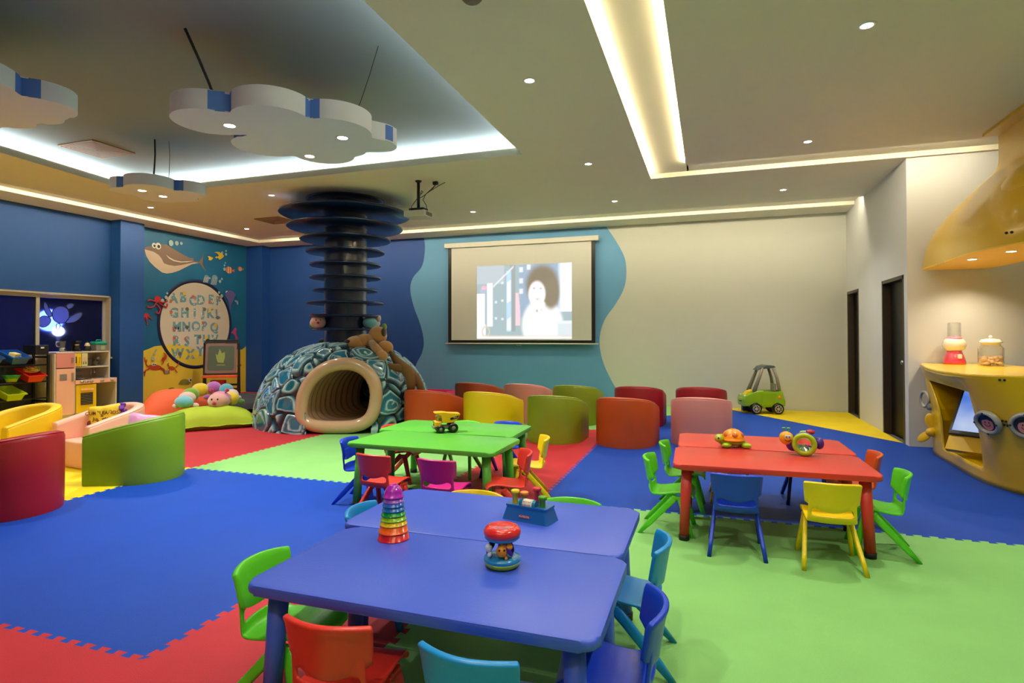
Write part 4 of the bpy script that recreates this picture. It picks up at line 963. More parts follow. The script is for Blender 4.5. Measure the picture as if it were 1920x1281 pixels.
for (x,y,z,c) in ((-.50,-.20,-.02,'white'),(-.22,-.12,-.01,'white'),(-.60,.02,.02,'green'),(.24,.30,.02,'darkgreen'),(-.18,.27,.06,'teal'),(.04,.44,.06,'white'),(-.33,.20,.08,'purple')): MB().sph((x,y,z),(.06,.045,.04)).build('foot', pc[c], t)
# caterpillar wrapped round the column between the two lowest discs
SG = []
for k, c in enumerate(('blue','white','green','yellow','purple','teal','white','yellow')):
    a = rad(3+k*30); SG.append((.43*math.cos(a),.43*math.sin(a),1.535,.105,.14,.088,c,a))
SG = SG[:1]+SG[1:]
t = caterpillar('plush_caterpillar', 'plush caterpillar wrapped round the column between the two lowest discs', (DC.x,DC.y,0), SG, (-.215,-.395,1.54,.105), (.60,-.80,0))
for (x,y,z,c) in ((.52,.12,1.60,'white'),(.50,.08,1.42,'white'),(.60,.16,1.47,'green'),(-.46,-.22,1.50,'darkgreen')): MB().sph((x,y,z),(.04,.04,.055)).build('foot', pc[c], t)
# plush dog
m_tan = plush('plush_tan', (196,142,84)); m_br = plush('plush_brown', (58,28,18))
t = thing('plush_dog', 'tan plush dog sprawled on top of the play dome beside the column', 'plush toy', (-4.80,7.35,0))
mb = MB(); mb.sph((.20,.10,1.33),(.14,.13,.14)); mb.sph((.10,.02,1.25),(.12,.11,.11)); mb.sph((.36,.05,1.16),(.12,.10,.10)); mb.build('body', m_tan, t, smooth=True)
hd = MB().sph((-.06,-.06,1.215),(.165,.13,.115)).sph((.05,-.02,1.25),(.11,.11,.11)).build('head', m_tan, t, smooth=True)
MB().sph((-.125,-.175,1.25),(.048,.022,.030)).build('nose', m_br, hd); MB().sph((-.02,-.04,1.32),(.07,.04,.025)).build('ear', m_br, hd); MB().sph((.32,.08,1.38),(.03,.06,.07)).build('ear', m_br, hd)
MB().tube([(.10,-.02,1.22),(.12,-.09,1.15),(.07,-.12,1.10)], [.02,.03,.02], 8).build('collar', mat('ribbon_maroon',(90,20,20),.6), t)
MB().tube([(.17,-.02,1.24),(.26,-.08,1.18),(.36,-.12,1.10),(.42,-.14,1.03)], [.05,.06,.065,.06], 12).build('leg', m_tan, t)
MB().sph((.42,-.14,1.04),(.085,.08,.085)).build('paw', m_tan, t)
m_gl = mat('glitter_brown', (122,84,34), .6, bump=.8, bscale=250, var=.25)
t = thing('plush_starfish', 'brown glittery limp plush draped over the right shoulder of the play dome', 'plush toy', (-4.30,7.35,0))
MB().tube([(-.04,.02,1.10),(.06,0,.99),(.17,-.02,.90),(.27,-.04,.84),(.32,-.05,.76),(.34,-.06,.66),(.34,-.07,.56)], [.03,.055,.075,.085,.075,.07,.05], 10).build('long_leg', m_gl, t)
MB().tube([(-.08,-.14,.92),(.03,-.14,.90),(.15,-.08,.88),(.27,-.04,.84)], [.02,.045,.06,.05], 10).build('short_leg', m_gl, t)
MB().tube([(.27,-.02,.86),(.37,.02,.74),(.44,.02,.62),(.47,0,.52)], [.05,.06,.055,.04], 10).build('side_leg', m_gl, t)
# pink crate behind the armchairs
t = thing('toy_crate', 'pink plastic toy crate on the floor behind the leftmost armchairs', 'crate', (-5.02,10.25,0))
mb = MB(); W2, D2_, H2 = .30, .20, .27
for (c, d) in (((0,-D2_,H2/2),(W2*2,.012,H2)),((0,D2_,H2/2),(W2*2,.012,H2)),((-W2,0,H2/2),(.012,D2_*2,H2)),((W2,0,H2/2),(.012,D2_*2,H2)),((0,0,.01),(W2*2,D2_*2,.012)),((0,-D2_-.006,H2-.012),(W2*2+.03,.02,.024)),((0,D2_+.006,H2-.012),(W2*2+.03,.02,.024))): mb.box(c,d)
mb.build('crate_body', mat('crate_pink',(226,50,120),.4), t); MB().box((.02,-D2_-.02,.21),(.09,.02,.03)).build('handle_hole', m_blk, t)
# ================================================================= EASELS
m_ez = mat('easel_black', (16,13,12), .5); m_org = mat('tray_orange', (236,98,50), .45); m_cb = mat('chalkboard_green', (74,88,74), .7, var=.15); m_mv = mat('board_edge_mauve', (130,98,98), .6)
def easel(x, y, rz, label, full=True):
    t = thing('easel', label, 'easel', (x,y,0), rz, 'black drawing easels')
    W2 = .33
    tl = rad(-9)
    for s in (-1,1):
        mb = MB(); mb.prism([(-.10,0),(.16,0),(.10,.52),(.06,1.18),(.0,1.18),(-.04,.52)] , s*W2-.018, s*W2+.018, lambda u,v,h: Vector((h,u,v))); mb.build('side_frame', m_ez, t)
    T_ = Matrix.Translation((0,-.055,.86)) @ Matrix.Rotation(tl,4,'X')
    mb = MB(); mb.box((0,0,0),(.60,.02,.62)); mb.xf(T_).build('board_edge', m_mv, t)
    mb = MB(); mb.prism(rrect(-.255,.255,-.26,.26,.05), -.013, -.011, lambda u,v,h: Vector((u,h,v))); mb.xf(T_); cb = mb.build('chalkboard', m_cb, t)
    if full:
        mb = MB(); P = [(-.09,.0),(-.11,.10),(-.065,.06),(-.03,.20),(.015,.10),(.07,.13),(.075,.02),(.05,-.10),(-.06,-.09)]
        mb.prism(P, -.015, -.014, lambda u,v,h: Vector((u,h,v))); mb.box((.0,-.0145,-.145),(.16,.002,.018)); mb.xf(T_).build('chalk_drawing', mat('chalk_green', (140,156,84), .8), cb)
    mb = MB(); 
    for zz in (.34,-.34): mb.box((0,0,zz),(.66,.03,.045))
    mb.xf(T_).build('crossbar', m_ez, t)
    mb = MB(); mb.tube([(-.31,.03,1.235),(.31,.03,1.235)], .014, 10); mb.sph((-.27,.03,1.235),.035,12,8); mb.sph((.27,.03,1.235),.035,12,8); mb.box((-.30,.03,1.19),(.03,.03,.08)); mb.box((.30,.03,1.19),(.03,.03,.08)); mb.build('paper_roller', m_ez, t)
    MB().box((0,-.17,.485),(.66,.15,.05),bev=.008).build('tray', m_org, t)
    mb = MB(); mb.box((0,0,.20),(.62,.22,.02)); mb.box((0,-.05,.30),(.62,.02,.04)); mb.build('shelf', m_ez, t)
    if full:
        MB().box((-.06,.0,.31),(.28,.16,.17),bev=.01).build('storage_box', mat('box_red',(200,40,40),.5), t)
    for s in (-1,1): MB().tube([(s*.10,.02,.20),(s*.18,.05,0)], .014, 8).build('stretcher_leg', mat('leg_red_brown',(140,50,30),.5), t)
    return t
easel(-9.78, 9.72, rad(35), 'black easel with a green chalk drawing and orange tray before the sea mural')
easel(-7.25, 10.15, rad(30), 'black easel half hidden behind the play dome at its left', False)

# ================================================================= TOY KITCHEN
m_kw = mat('kitchen_white', (208,196,176), .5); m_kp = mat('kitchen_peach', (240,184,164), .5); m_kr = mat('kitchen_rose', (214,138,134), .5); m_ky = mat('kitchen_yellow', (236,196,16), .5); m_sil = mat('silver_paint', (170,166,158), .35, metal=.6)
t = thing('toy_kitchen', 'pink, yellow and white toy kitchen with fridge, oven and sink under the window', 'toy kitchen', (0,0,0))
kx0, kx1, ku = XL+.012, -9.93, -10.10; ky0, kd, ky1 = 6.49, 6.81, 7.52
mb = MB(); mb.box(((kx0+kx1)/2,ky0+.012,.535),(kx1-kx0,.024,1.07)); mb.box(((kx0+kx1)/2,kd,.535),(kx1-kx0,.024,1.07)); mb.box(((kx0+kx1)/2-.0,ky1,.30),(kx1-kx0,.024,.60)); mb.box(((kx0+ku)/2,ky1,.84),(ku-kx0,.024,.48))
mb.box(((kx0+kx1)/2,(ky0+kd)/2,1.06),(kx1-kx0,kd-ky0,.022)); mb.box(((kx0+ku)/2,(kd+ky1)/2,1.06),(ku-kx0,ky1-kd,.022)); mb.box(((kx0+ku)/2,(kd+ky1)/2,.80),(ku-kx0,ky1-kd,.02))
mb.box((kx0+.006,(ky0+ky1)/2,.535),(.012,ky1-ky0,1.06)); mb.box(((kx0+kx1)/2,(ky0+ky1)/2,.03),(kx1-kx0,ky1-ky0,.05)); mb.box(((kx0+kx1)/2,(kd+ky1)/2,.58),(kx1-kx0,ky1-kd,.03)); mb.build('carcass', m_kw, t)
d = MB().box((kx1+.004,(ky0+kd)/2+.006,.93),(.016,kd-ky0-.04,.23)).build('freezer_door', m_kr, t); MB().box((kx1+.025,kd-.05,.94),(.025,.022,.09),bev=.006).build('handle', m_sil, d)
d = MB().box((kx1+.004,(ky0+kd)/2+.006,.425),(.016,kd-ky0-.04,.75)).build('fridge_door', m_kp, t); MB().box((kx1+.025,kd-.05,.66),(.025,.022,.14),bev=.006).build('handle', m_sil, d)
MB().box((kx1+.014,(ky0+kd)/2-.03,.665),(.006,.11,.10)).box((kx1+.018,(ky0+kd)/2-.015,.655),(.006,.05,.06)).build('water_niche', m_sil, d)
d = MB().box((ku+.004,kd+.115,.93),(.018,.19,.22)).build('microwave_door', m_ky, t); MB().box((ku+.014,kd+.085,.93),(.005,.10,.11)).build('dark_window', mat('glass_brown',(50,34,22),.25), d); MB().box((ku+.024,kd+.185,.93),(.02,.012,.10)).build('handle', m_ky, d)
MB().box((ku+.004,kd+.27,.93),(.018,.10,.22)).build('microwave_panel', mat('panel_pale_green',(206,206,150),.5), t)
mb = MB()
for q in range(3): mb.box((ku+.015,kd+.245+q*.025,.94),(.004,.010,.08))
mb.build('panel_bars', m_kp, t)
mb = MB(); 
for z in (.865,.885): 
    for q in (0,1): mb.box((ku+.015,kd+.25+q*.04,z),(.004,.02,.010))
mb.build('panel_buttons', mat('dark_green_print',(60,80,50),.6), t)
mb = MB(); mb.box((kx0+.014,(kd+ky1)/2,.70),(.004,ky1-kd-.02,.20)); mb.build('splashback', mat('tile_tan',(176,150,124),.6), t)
for i, (c, L_) in enumerate((((120,140,160),((.05,.66),(.10,.64),(.30,.74),(.33,.72),(.34,.64))),((190,170,90),((.15,.70),(.22,.67),(.25,.76))),((200,140,120),((.02,.72),(.2,.78),(.4,.70))))):
    mb = MB()
    for y, z in L_: mb.box((kx0+.018,kd+.06+y,z),(.004,.11,.022))
    mb.build('splash_tiles', mat('tile_%d' % i, c, .6), t)
MB().box((kx1-.0,(kd+ky1)/2,.565),(.03,ky1-kd-.01,.065)).build('control_strip', m_kp, t)
for y in (.10,.18,.26,.44,.62):
    MB().lathe([(0,.03),(.022,.03),(.026,0)], 16, (kx1+.015,kd+y,.565), Matrix.Rotation(PI/2,4,'Y')).build('control_knob', m_sil, t)
d = MB().box((kx1+.004,kd+.185,.285),(.018,.33,.46)).build('oven_door', m_ky, t); MB().box((kx1+.016,kd+.19,.28),(.006,.20,.20)).build('dark_window', m_blk, d)
mb = MB()
for q in range(7): mb.box((kx1+.021,kd+.19,.20+q*.027),(.006,.195,.006))
mb.build('rack_bars', m_sil, d); MB().box((kx1+.03,kd+.185,.435),(.03,.20,.02)).build('handle', m_kp, d)
mb = MB(); mb.box((-10.14,kd+.18,.597),(.30,.28,.012)); mb.build('hob', m_blk, t)
mb = MB()
for q in (.10,.25): mb.tube([(-10.14+.05*math.cos(a),kd+q+.05*math.sin(a),.608) for a in [2*PI*k/16 for k in range(16)]], .006, 6, closed=True)
mb.build('hob_rings', m_sil, t)
MB().box((-10.14,kd+.52,.595),(.30,.24,.012)).build('sink', m_sil, t)
MB().tube([(-10.26,kd+.50,.60),(-10.26,kd+.50,.70)]+[(-10.22+.045*math.cos(a),kd+.50+.02*0,.72+.045*math.sin(a)) for a in [rad(v) for v in range(180,-10,-20)]]+[(-10.175,kd+.50,.69)], .007, 8).build('tap', m_chrome, t)
def on(name, label, cat, x, y, z, group=None): return thing(name, label, cat, (x,y,z), 0, group)
KT = 'play kitchen appliances on top of the toy kitchen'
t = on('toy_stand_mixer', 'grey toy stand mixer with a bowl inside the top shelf of the toy kitchen', 'toy mixer', -10.22, 7.36, .81)
mb = MB(); mb.box((0,0,.01),(.12,.07,.02),bev=.005); mb.box((-.04,0,.07),(.03,.05,.11),bev=.008); mb.box((.005,0,.135),(.13,.055,.05),bev=.015); mb.build('mixer_body', mat('mixer_grey',(108,110,118),.4), t); MB().lathe([(.0,.02),(.03,.022),(.042,.06),(.045,.08)], 18, (.025,-.02,0)).build('bowl', mat('bowl_olive',(90,76,50),.4), t)
t = on('toy_blender', 'toy blender with a big handle on the left of the toy kitchen top', 'toy blender', -10.08, 6.71, 1.071, KT)
MB().lathe([(0,0),(.045,0),(.04,.05),(.03,.07),(0,.07)], 20).build('base', mat('blender_grey',(150,150,146),.4), t); MB().lathe([(.032,.07),(.045,.16),(.047,.175)], 20).build('jug', mat('jug_grey',(80,84,90),.25), t)
MB().tube([(-.0,-.045+.0,.16),(0,-.09,.165),(0,-.10,.125),(0,-.08,.09),(0,-.04,.085)], .010, 8).build('handle', m_sil, t); MB().lathe([(0,.0),(.02,.0),(.02,.006)], 14, (.04,.02,.035), Matrix.Rotation(PI/2,4,'Y')).build('dial', m_blk, t)
t = on('toy_coffee_maker', 'black toy coffee maker, between the blender and the kettle', 'toy coffee maker', -10.2, 7.02, 1.071, KT)
MB().box((0,0,.01),(.11,.10,.02),bev=.004).box((-.04,0,.09),(.03,.10,.16),bev=.004).box((0,0,.165),(.11,.10,.03),bev=.008).build('machine', m_blk, t); MB().lathe([(0,.025),(.035,.025),(.042,.06),(.03,.10)], 18, (.01,0,0)).build('coffee_pot', mat('pot_dark',(40,36,34),.15), t); MB().lathe([(.03,.10),(.035,.12),(0,.122)], 18, (.01,0,0)).build('pot_lid', mat('lid_brass',(170,130,80),.4), t)
t = on('toy_kettle', 'toy kettle with a cream domed lid left of the teal case', 'toy kettle', -10.2, 7.20, 1.071, KT)
MB().lathe([(0,0),(.052,0),(.055,.03),(.05,.075),(.04,.09)], 20).build('kettle_body', m_blk, t); MB().lathe([(.042,.09),(.036,.12),(.018,.145),(.0,.15)], 20).build('lid', mat('lid_cream',(206,180,140),.35), t); MB().sph((0,0,.158),.011,10,8).build('lid_knob', m_blk, t)
t = on('carry_case', 'clear toy carry case with a teal lid on the right of the toy kitchen top', 'toy case', -10.22, 7.41, 1.071, KT)
MB().box((0,0,.055),(.16,.19,.11),bev=.015).build('case_body', mat('case_grey',(130,122,116),.3), t); MB().box((0,0,.135),(.18,.21,.06),bev=.025).build('lid', mat('case_teal',(22,140,116),.35), t)
MB().tube([(0,-.05,.16),(0,-.035,.19),(0,.035,.19),(0,.05,.16)], .010, 8).build('handle', mat('case_teal',(22,140,116)), t); MB().box((.082,.02,.055),(.003,.07,.07)).build('case_label', mat('label_green',(150,170,120),.6), t)

# ================================================================= STORAGE RACK
t = thing('storage_rack', 'black storage rack holding tilted plastic bins left of the toy kitchen', 'rack', (0,0,0))
rx, ry0, ry1 = -10.10, 4.9, 6.40
mb = MB()
for y in (ry0, 5.65, ry1):
    for x in (rx-.17, rx+.17): mb.box((x,y,.52),(.03,.03,1.04))
mb.build('upright', m_blk, t)
mb = MB()
for z in (.14,.40,.66,.92):
    for x in (rx-.17, rx+.17): mb.tube([(x,ry0,z-.04*(x > rx)),(x,ry1,z-.04*(x > rx))], .012, 8)
for y in (ry0, ry1): mb.box((rx,y,1.0),(.34,.03,.03)); mb.box((rx,y,.3),(.34,.03,.03))
mb.build('rail', m_blk, t)
MB().box((rx-.19,(ry0+ry1)/2,.5),(.01,ry1-ry0,.98)).build('back_panel', m_dk, t)
BN = {'blue':(10,78,168),'red':(204,40,30),'lime':(172,196,30),'green':(60,150,80)}
def bin_(y, z, c, label, w=.24, L_=.34, h=.12):
    t = thing('storage_bin', label, 'plastic bin', (rx+.05,y,z), 0, 'plastic bins on the black rack'); t.rotation_euler = (0,rad(18),0)
    m = plastic('bin_'+c, BN[c], .35)
    def ring(s, z): return [(-L_/2*s,-w/2*s,z),(L_/2*s,-w/2*s,z),(L_/2*s,w/2*s,z),(-L_/2*s,w/2*s,z)]
    mb = MB(); R0 = ring(.8,0); R1 = ring(1,h); R2 = [(p[0]*1.08,p[1]*1.10,h) for p in R1]; R3 = [(p[0]*1.08,p[1]*1.10,h-.015) for p in R1]
    V = [[mb.bm.verts.new(v) for v in R] for R in (R0,R1,R2,R3)]
    mb.bm.faces.new(V[0])
    for a, b_ in zip(V, V[1:]):
        for k in range(4): mb.bm.faces.new((a[k],a[(k+1)%4],b_[(k+1)%4],b_[k]))
    o = mb.build('bin_body', m, t); solid(o, .004, 1); return t
bin_(5.62,.95,'blue','blue bin with an orange block, at the picture edge on the top row'); bin_(5.98,.95,'blue','blue bin with a pale yellow block on the top row of the rack')
bin_(6.20,.66,'red','red bin full of hoops on the second row of the rack'); bin_(5.92,.40,'lime','empty lime bin on the third row of the rack', .24)
t = thing('toy_basket', 'green and lime toy baskets stacked inside each other beside the red bin', 'basket', (rx+.10,5.93,.64))
MB().lathe([(.06,0),(.085,.06),(.09,.065),(.083,.06),(.058,.006),(0,.006)], 20).build('basket', plastic('bin_lime', BN['lime']), t); MB().lathe([(.09,.05),(.11,.10),(.118,.10),(.105,.09),(.085,.05)], 20).build('upper_basket', plastic('bin_green', BN['green']), t)
tag(MB().box((0,0,0),(.10,.12,.09),rz=.4,ry=.3,bev=.006).xf(Matrix.Translation((rx+.06,5.99,1.03))).build('toy_block', mat('block_cream',(232,214,130),.5)), 'pale yellow block in the blue bin', 'toy block')
tag(MB().box((0,0,0),(.10,.10,.10),rz=.2,bev=.006).xf(Matrix.Translation((rx+.08,5.62,1.02))).build('toy_block', mat('block_orange',(240,160,20),.5)), 'orange block in the leftmost blue bin', 'toy block')
tag(MB().sph((rx+.08,6.05,1.0),.04).build('toy_ball', mat('ball_navy',(10,30,110),.4)), 'dark blue ball beside the pale yellow block', 'ball')
t = thing('toy_hoops', 'loose pile of orange and yellow hoops in the red bin', 'toy hoops', (rx+.07,6.20,.80))
for k, c in enumerate(((240,150,30),(230,200,40),(220,110,30),(90,150,40))):
    mb = MB(); mb.tube([(.09*math.cos(a),.085*math.sin(a),0) for a in [2*PI*q/20 for q in range(20)]], .008, 6, closed=True); mb.xf(Matrix.Translation((.01*k,.008*k,-.012+.014*k)) @ Matrix.Rotation(rad(12+6*k),4,'Y') @ Matrix.Rotation(k,4,'Z')); mb.build('hoop', mat('hoop_%d' % k, c, .4), t)
t = thing('black_case', 'black box with a small white label on top of the rack beside the toy kitchen', 'box', (rx+.04,6.30,1.04)); MB().box((0,0,.075),(.30,.19,.15),bev=.01).build('case_body', m_blk, t); MB().box((.152,0,.11),(.002,.05,.025)).build('white_label', m_wh, t)
tag(MB().box((XL+.006,6.44,1.0),(.01,.10,.14)).build('wall_notice', mat('notice_tan',(170,130,110),.6)), 'small tan panel on the wall between the rack and the toy kitchen', 'notice')

# ================================================================= TOYS ON THE TABLES
TT = .5
t = thing('stacking_cups', 'rainbow tower of stacking cups on the blue table', 'toy cups', (-1.235,2.125,TT))
cups = [('red',(206,20,40),.0,.062,.058,.036),('orange',(240,96,20),.030,.058,.053,.034),('yellow',(240,196,20),.060,.053,.050,.022),('lime',(150,200,30),.079,.050,.047,.022),('green',(10,150,60),.098,.047,.044,.022),('blue',(10,100,180),.117,.044,.0425,.022),('deep_blue',(16,90,180),.135,.042,.041,.022),('violet',(150,80,200),.152,.040,.038,.022)]
for n_, c, z, r0, r1, h in cups:
    MB().lathe([(r0-.002,z),(r0+.003,z),(r0+.003,z+.004),(r0,z+.005),(r1,z+h),(r1-.004,z+h),(0,z+h)], 36).build('cup', mat('cup_'+n_, c, .2, coat=.5, var=.02), t)
MB().lathe([(.038,.170),(.042,.170),(.042,.174),(.039,.176),(.036,.195),(.028,.210),(.017,.219),(.015,.221),(.012,.219),(.011,.210),(0,.208)], 36).build('top_cup', mat('cup_purple',(170,30,180), .2, coat=.5), t)
# spinning rattle
t = thing('spinning_rattle', 'drum shaped rattle with a red top and small animals on the blue table', 'toy rattle', (-.715,2.00,TT))
m_rb = mat('rattle_blue', (20,130,196), .25, coat=.5); m_rr = mat('rattle_red', (220,36,40), .2, coat=.6); m_rg = mat('rattle_lime', (160,196,40), .3)
MB().lathe([(0,0),(.052,0),(.062,.008),(.066,.018),(.066,.022),(0,.022)], 40).build('base', m_rg, t)
MB().lathe([(.066,.022),(.068,.026),(.066,.034),(.045,.042),(0,.044)], 40).build('lower_plate', m_rb, t)
MB().tube([(0,0,.04),(0,0,.11)], .016, 14).build('spindle', m_rb, t)
MB().lathe([(0,.098),(.060,.100),(.065,.106),(.062,.112)], 40).build('upper_plate', m_rb, t)
o = MB().lathe([(.062,.110),(.068,.118),(.068,.130),(.058,.143),(.046,.146),(.043,.1445),(.030,.146),(.027,.1445),(.012,.146),(0,.146)], 40).build('drum_top', m_rr, t)
m_ro = mat('toy_orange', (240,150,20), .35); m_rp = mat('toy_violet', (90,30,150), .35); m_rk = mat('toy_black', (10,10,14), .3); m_rw = mat('toy_white', (220,220,230), .4)
a = Vector((.30,-.95,0)); 
d = MB().sph(a*.045+Vector((0,0,.068)),(.020,.018,.022)).sph(a*.03+Vector((.02,0,.082)),(.02,.018,.014)).build('orange_animal', m_ro, t)
MB().sph(a*.060+Vector((-.008,-.002,.076)),.004,8,6).sph(a*.060+Vector((.010,.0,.078)),.004,8,6).build('eyes', m_rk, d); MB().sph(a*.045+Vector((.0,0,.092)),(.006,.005,.008),8,6).sph(a*.045+Vector((.016,.0,.046)),(.006,.006,.008),8,6).build('ears', m_ro, d)
MB().lathe([(.020,-.008),(.030,0),(.020,.008)], 22, (.035,-.02,.075), Matrix.Rotation(rad(70),4,'Y')).build('violet_ring', m_rp, t)
MB().lathe([(.020,-.008),(.030,0),(.020,.008)], 22, (-.035,-.025,.075), Matrix.Rotation(rad(-65),4,'Y')).build('black_ring', m_rk, t)
MB().sph((-.035,-.045,.075),(.013,.012,.016)).sph((-.030,-.05,.055),(.008,.007,.010)).build('white_animal', m_rw, t)
# pop-up peg toy
t = thing('popup_peg_toy', 'blue pop-up toy with yellow, orange, red and green pegs on the blue table', 'peg toy', (-.775,2.545,TT), rad(-12))
m_pb = mat('pegbase_blue', (8,96,170), .3, coat=.3)
mb = MB(); S0 = rrect(-.118,.118,-.058,.058,.012,3); S1 = rrect(-.100,.100,-.046,.046,.010,3); V = [[mb.bm.verts.new((x,y,z)) for x, y in S] for S, z in ((S0,0),(S1,.058),(rrect(-.104,.104,-.048,.048,.01,3),.060),(rrect(-.104,.104,-.048,.048,.01,3),.068))]
mb.bm.faces.new(V[0][::-1]); mb.bm.faces.new(V[-1])
for p, q in zip(V, V[1:]):
    for k in range(len(p)): mb.bm.faces.new((p[k],p[(k+1)%len(p)],q[(k+1)%len(p)],q[k]))
mb.build('base', m_pb, t)
for (x,y,h,c,n_) in ((-.068,-.018,.062,(240,206,20),'yellow'),(-.048,.030,.045,(244,140,40),'orange'),(.018,.032,.072,(206,36,56),'red'),(.070,-.012,.050,(80,156,20),'green')):
    MB().lathe([(.013,.066),(.013,.066+h-.016),(.0195,.066+h-.015),(.020,.066+h-.002),(.017,.066+h),(0,.066+h)], 24, (x,y,0)).build('peg', mat('peg_'+n_, c, .35), t)
mb = MB(); mb.tube([(-.035,-.022,.072),(.045,-.022,.072)], .022, 20); mb.build('roller', mat('roller_blue',(20,120,160),.3), t)
mb = MB(); mb.tube([(-.018,-.022,.072),(.030,-.022,.072)], .0235, 20); ro = mb.build('paper_label', m_wh, t)
mb = MB()
for k in range(14):
    aa_ = rad(100+ (k % 3)*34+40); x = -.012+.0075*(k//3)*1.1; mb.sph((x,-.022+.0238*math.cos(aa_),.072+.0238*math.sin(aa_)), (.0028,.0012,.0028), 6, 4)
mb.build('print_dots', mat('print_red',(210,60,50),.5), ro)
lg = MB(); lg.box((0,-.0545,.024),(.052,.003,.012)).build('maker_label', mat('label_red',(190,30,60),.5), t)
mb = MB(); me = text_me('PLAYSKOOL', .0095, .0004, bold=.0002); mb.mesh(me, Matrix.Translation((0,-.0565,.024)) @ Mt); mb.build('label_letters', m_wh, t)
# dump truck
t = thing('toy_dump_truck', 'yellow toy dump truck with black wheels on the green table', 'toy truck', (-2.165,4.60,TT), rad(36))
m_ty = mat('truck_yellow', (248,178,10), .35, coat=.2); m_tg2 = mat('truck_grey', (120,122,118), .5)
# local: front is -x... build along +x = rear
MB().box((0,0,.045),(.20,.075,.03),bev=.008).build('chassis', m_tg2, t)
cb = MB().box((-.072,0,.075),(.06,.10,.05),bev=.012).box((-.055,0,.115),(.045,.085,.05),bev=.010).build('cab', m_ty, t)
MB().box((-.0795,0,.118),(.003,.066,.032)).box((-.055,-.0435,.118),(.030,.003,.028)).box((-.055,.0435,.118),(.030,.003,.028)).build('cab_windows', mat('truck_window',(120,90,40),.4), cb)
MB().box((-.1035,0,.078),(.003,.045,.034)).build('grille', m_rk, cb); MB().box((-.1055,0,.080),(.002,.018,.008)).build('grille_badge', m_wh, cb); MB().box((-.106,0,.045),(.014,.10,.018),bev=.004).build('bumper', m_tg2, cb)
MB().sph((-.062,0,.143),(.026,.03,.014)).build('driver_helmet', m_rw, cb)
mb = MB(); P = [(-.035,.085),(-.045,.150),(-.10,.168),(-.098,.176),(-.03,.176),(.02,.168),(.115,.162),(.12,.15),(.085,.10),(.06,.085)]
mb.prism(P, -.052, .052, lambda u,v,h: Vector((u,h,v)), bev=.004); tub_ = mb.build('dump_bed', m_ty, t)
mb = MB(); 
for s in (-1,1): mb.prism([(.03,.125),(.11,.147),(.09,.118),(.035,.108)], s*.0525, s*.0545, lambda u,v,h: Vector((u,h,v)))
mb.build('side_stripe', m_rk, tub_)
mb = MB(); me = text_me('CAT', .016, .0004, bold=.0003); mb.mesh(me, Matrix.Translation((.075,-.056,.128)) @ Mt); me = text_me('CAT', .016, .0004, bold=.0003); mb.mesh(me, Matrix.Translation((.075,.056,.128)) @ Matrix.Rotation(PI,4,'Z') @ Mt); mb.build('side_letters', m_wh, tub_)
for (x, r) in ((-.052,.034),(.058,.041)):
    for s in (-1,1):
        wl = MB().lathe([(.012,.016),(r*.8,.018),(r,.010),(r,-.010),(r*.8,-.018),(.012,-.016)], 28, (x,s*.055,r), Matrix.Rotation(PI/2,4,'X')).build('wheel', m_rk, t)
        MB().lathe([(0,.019),(r*.42,.017),(r*.45,.010)], 18, (x,s*.055,r), Matrix.Rotation(-s*-1*PI/2 if False else (PI/2 if s < 0 else -PI/2),4,'X')).build('hub', m_tg2, wl)
# turtle toy
t = thing('turtle_toy', 'lime toy turtle with an orange shell on the red table', 'toy turtle', (.165,4.66,TT), rad(8))
m_tl = mat('turtle_lime', (168,206,30), .3, coat=.3); m_to = mat('turtle_orange', (250,156,24), .3, coat=.3)
MB().sph((0,0,.042),(.088,.068,.030)).build('body', m_tl, t)
sh = MB().lathe([(.084,.052),(.086,.058),(.080,.062),(.078,.075),(.066,.105),(.042,.126),(.016,.135),(0,.136)], 32).build('shell', m_to, t)
mb = MB()
for a in range(0,360,60): aa_ = rad(a-90); mb.lathe([(0,.004),(.018,.003),(.022,-.004)], 14, (.066*math.cos(aa_),.066*math.sin(aa_),.100), Matrix.Rotation(aa_,4,'Z') @ Matrix.Rotation(rad(52),4,'Y'))
mb.lathe([(0,.138),(.016,.137),(.02,.132)], 16)
mb.build('shell_holes', mat('shell_hole_amber',(206,104,14),.4), sh)
hd = MB().sph((-.105,-.030,.066),(.034,.030,.030)).sph((-.09,-.02,.045),(.026,.02,.02)).build('head', m_tl, t)
MB().sph((-.112,-.056,.072),(.011,.006,.013),12,8).build('eye_white', m_rw, hd); MB().sph((-.114,-.061,.072),(.006,.003,.008),10,6).build('pupil', m_rk, hd)
for (x,y) in ((-.055,-.055),(-.055,.06),(.075,.055),(.085,-.05)): MB().sph((x,y,.020),(.036,.024,.020)).build('foot', m_tl, t)
# snail toy
t = thing('snail_toy', 'snail toy with a round mirror, yellow smiling head and lime ring on the red table', 'toy snail', (.625,4.50,TT), rad(-10))
m_pur = mat('snail_purple', (76,40,150), .35); m_sy = mat('snail_yellow', (246,176,30), .35, coat=.3)
Rx = Matrix.Rotation(PI/2,4,'X')
MB().lathe([(.055,-.045),(.075,-.035),(.080,0),(.075,.035),(.055,.045)], 36, (0,0,.081), Rx).build('body_drum', m_pur, t)
rg = MB().tube([(.062*math.cos(a),-.046,.081+.062*math.sin(a)) for a in [2*PI*k/36 for k in range(36)]], .017, 12, closed=True).build('mirror_ring', m_tl, t)
MB().lathe([(0,.0),(.050,.0),(.050,.004)], 32, (0,-.050,.081), Rx).build('mirror', mat('mirror',(235,235,235),.03,metal=1,var=0), rg)
MB().sph((-.075,.0,.070),(.045,.038,.050)).build('neck', m_pur, t)
MB().sph((.090,.02,.085),(.030,.035,.040)).build('tail', m_pur, t)
hd = MB().sph((-.115,-.015,.112),(.047,.042,.047)).build('head', m_sy, t)
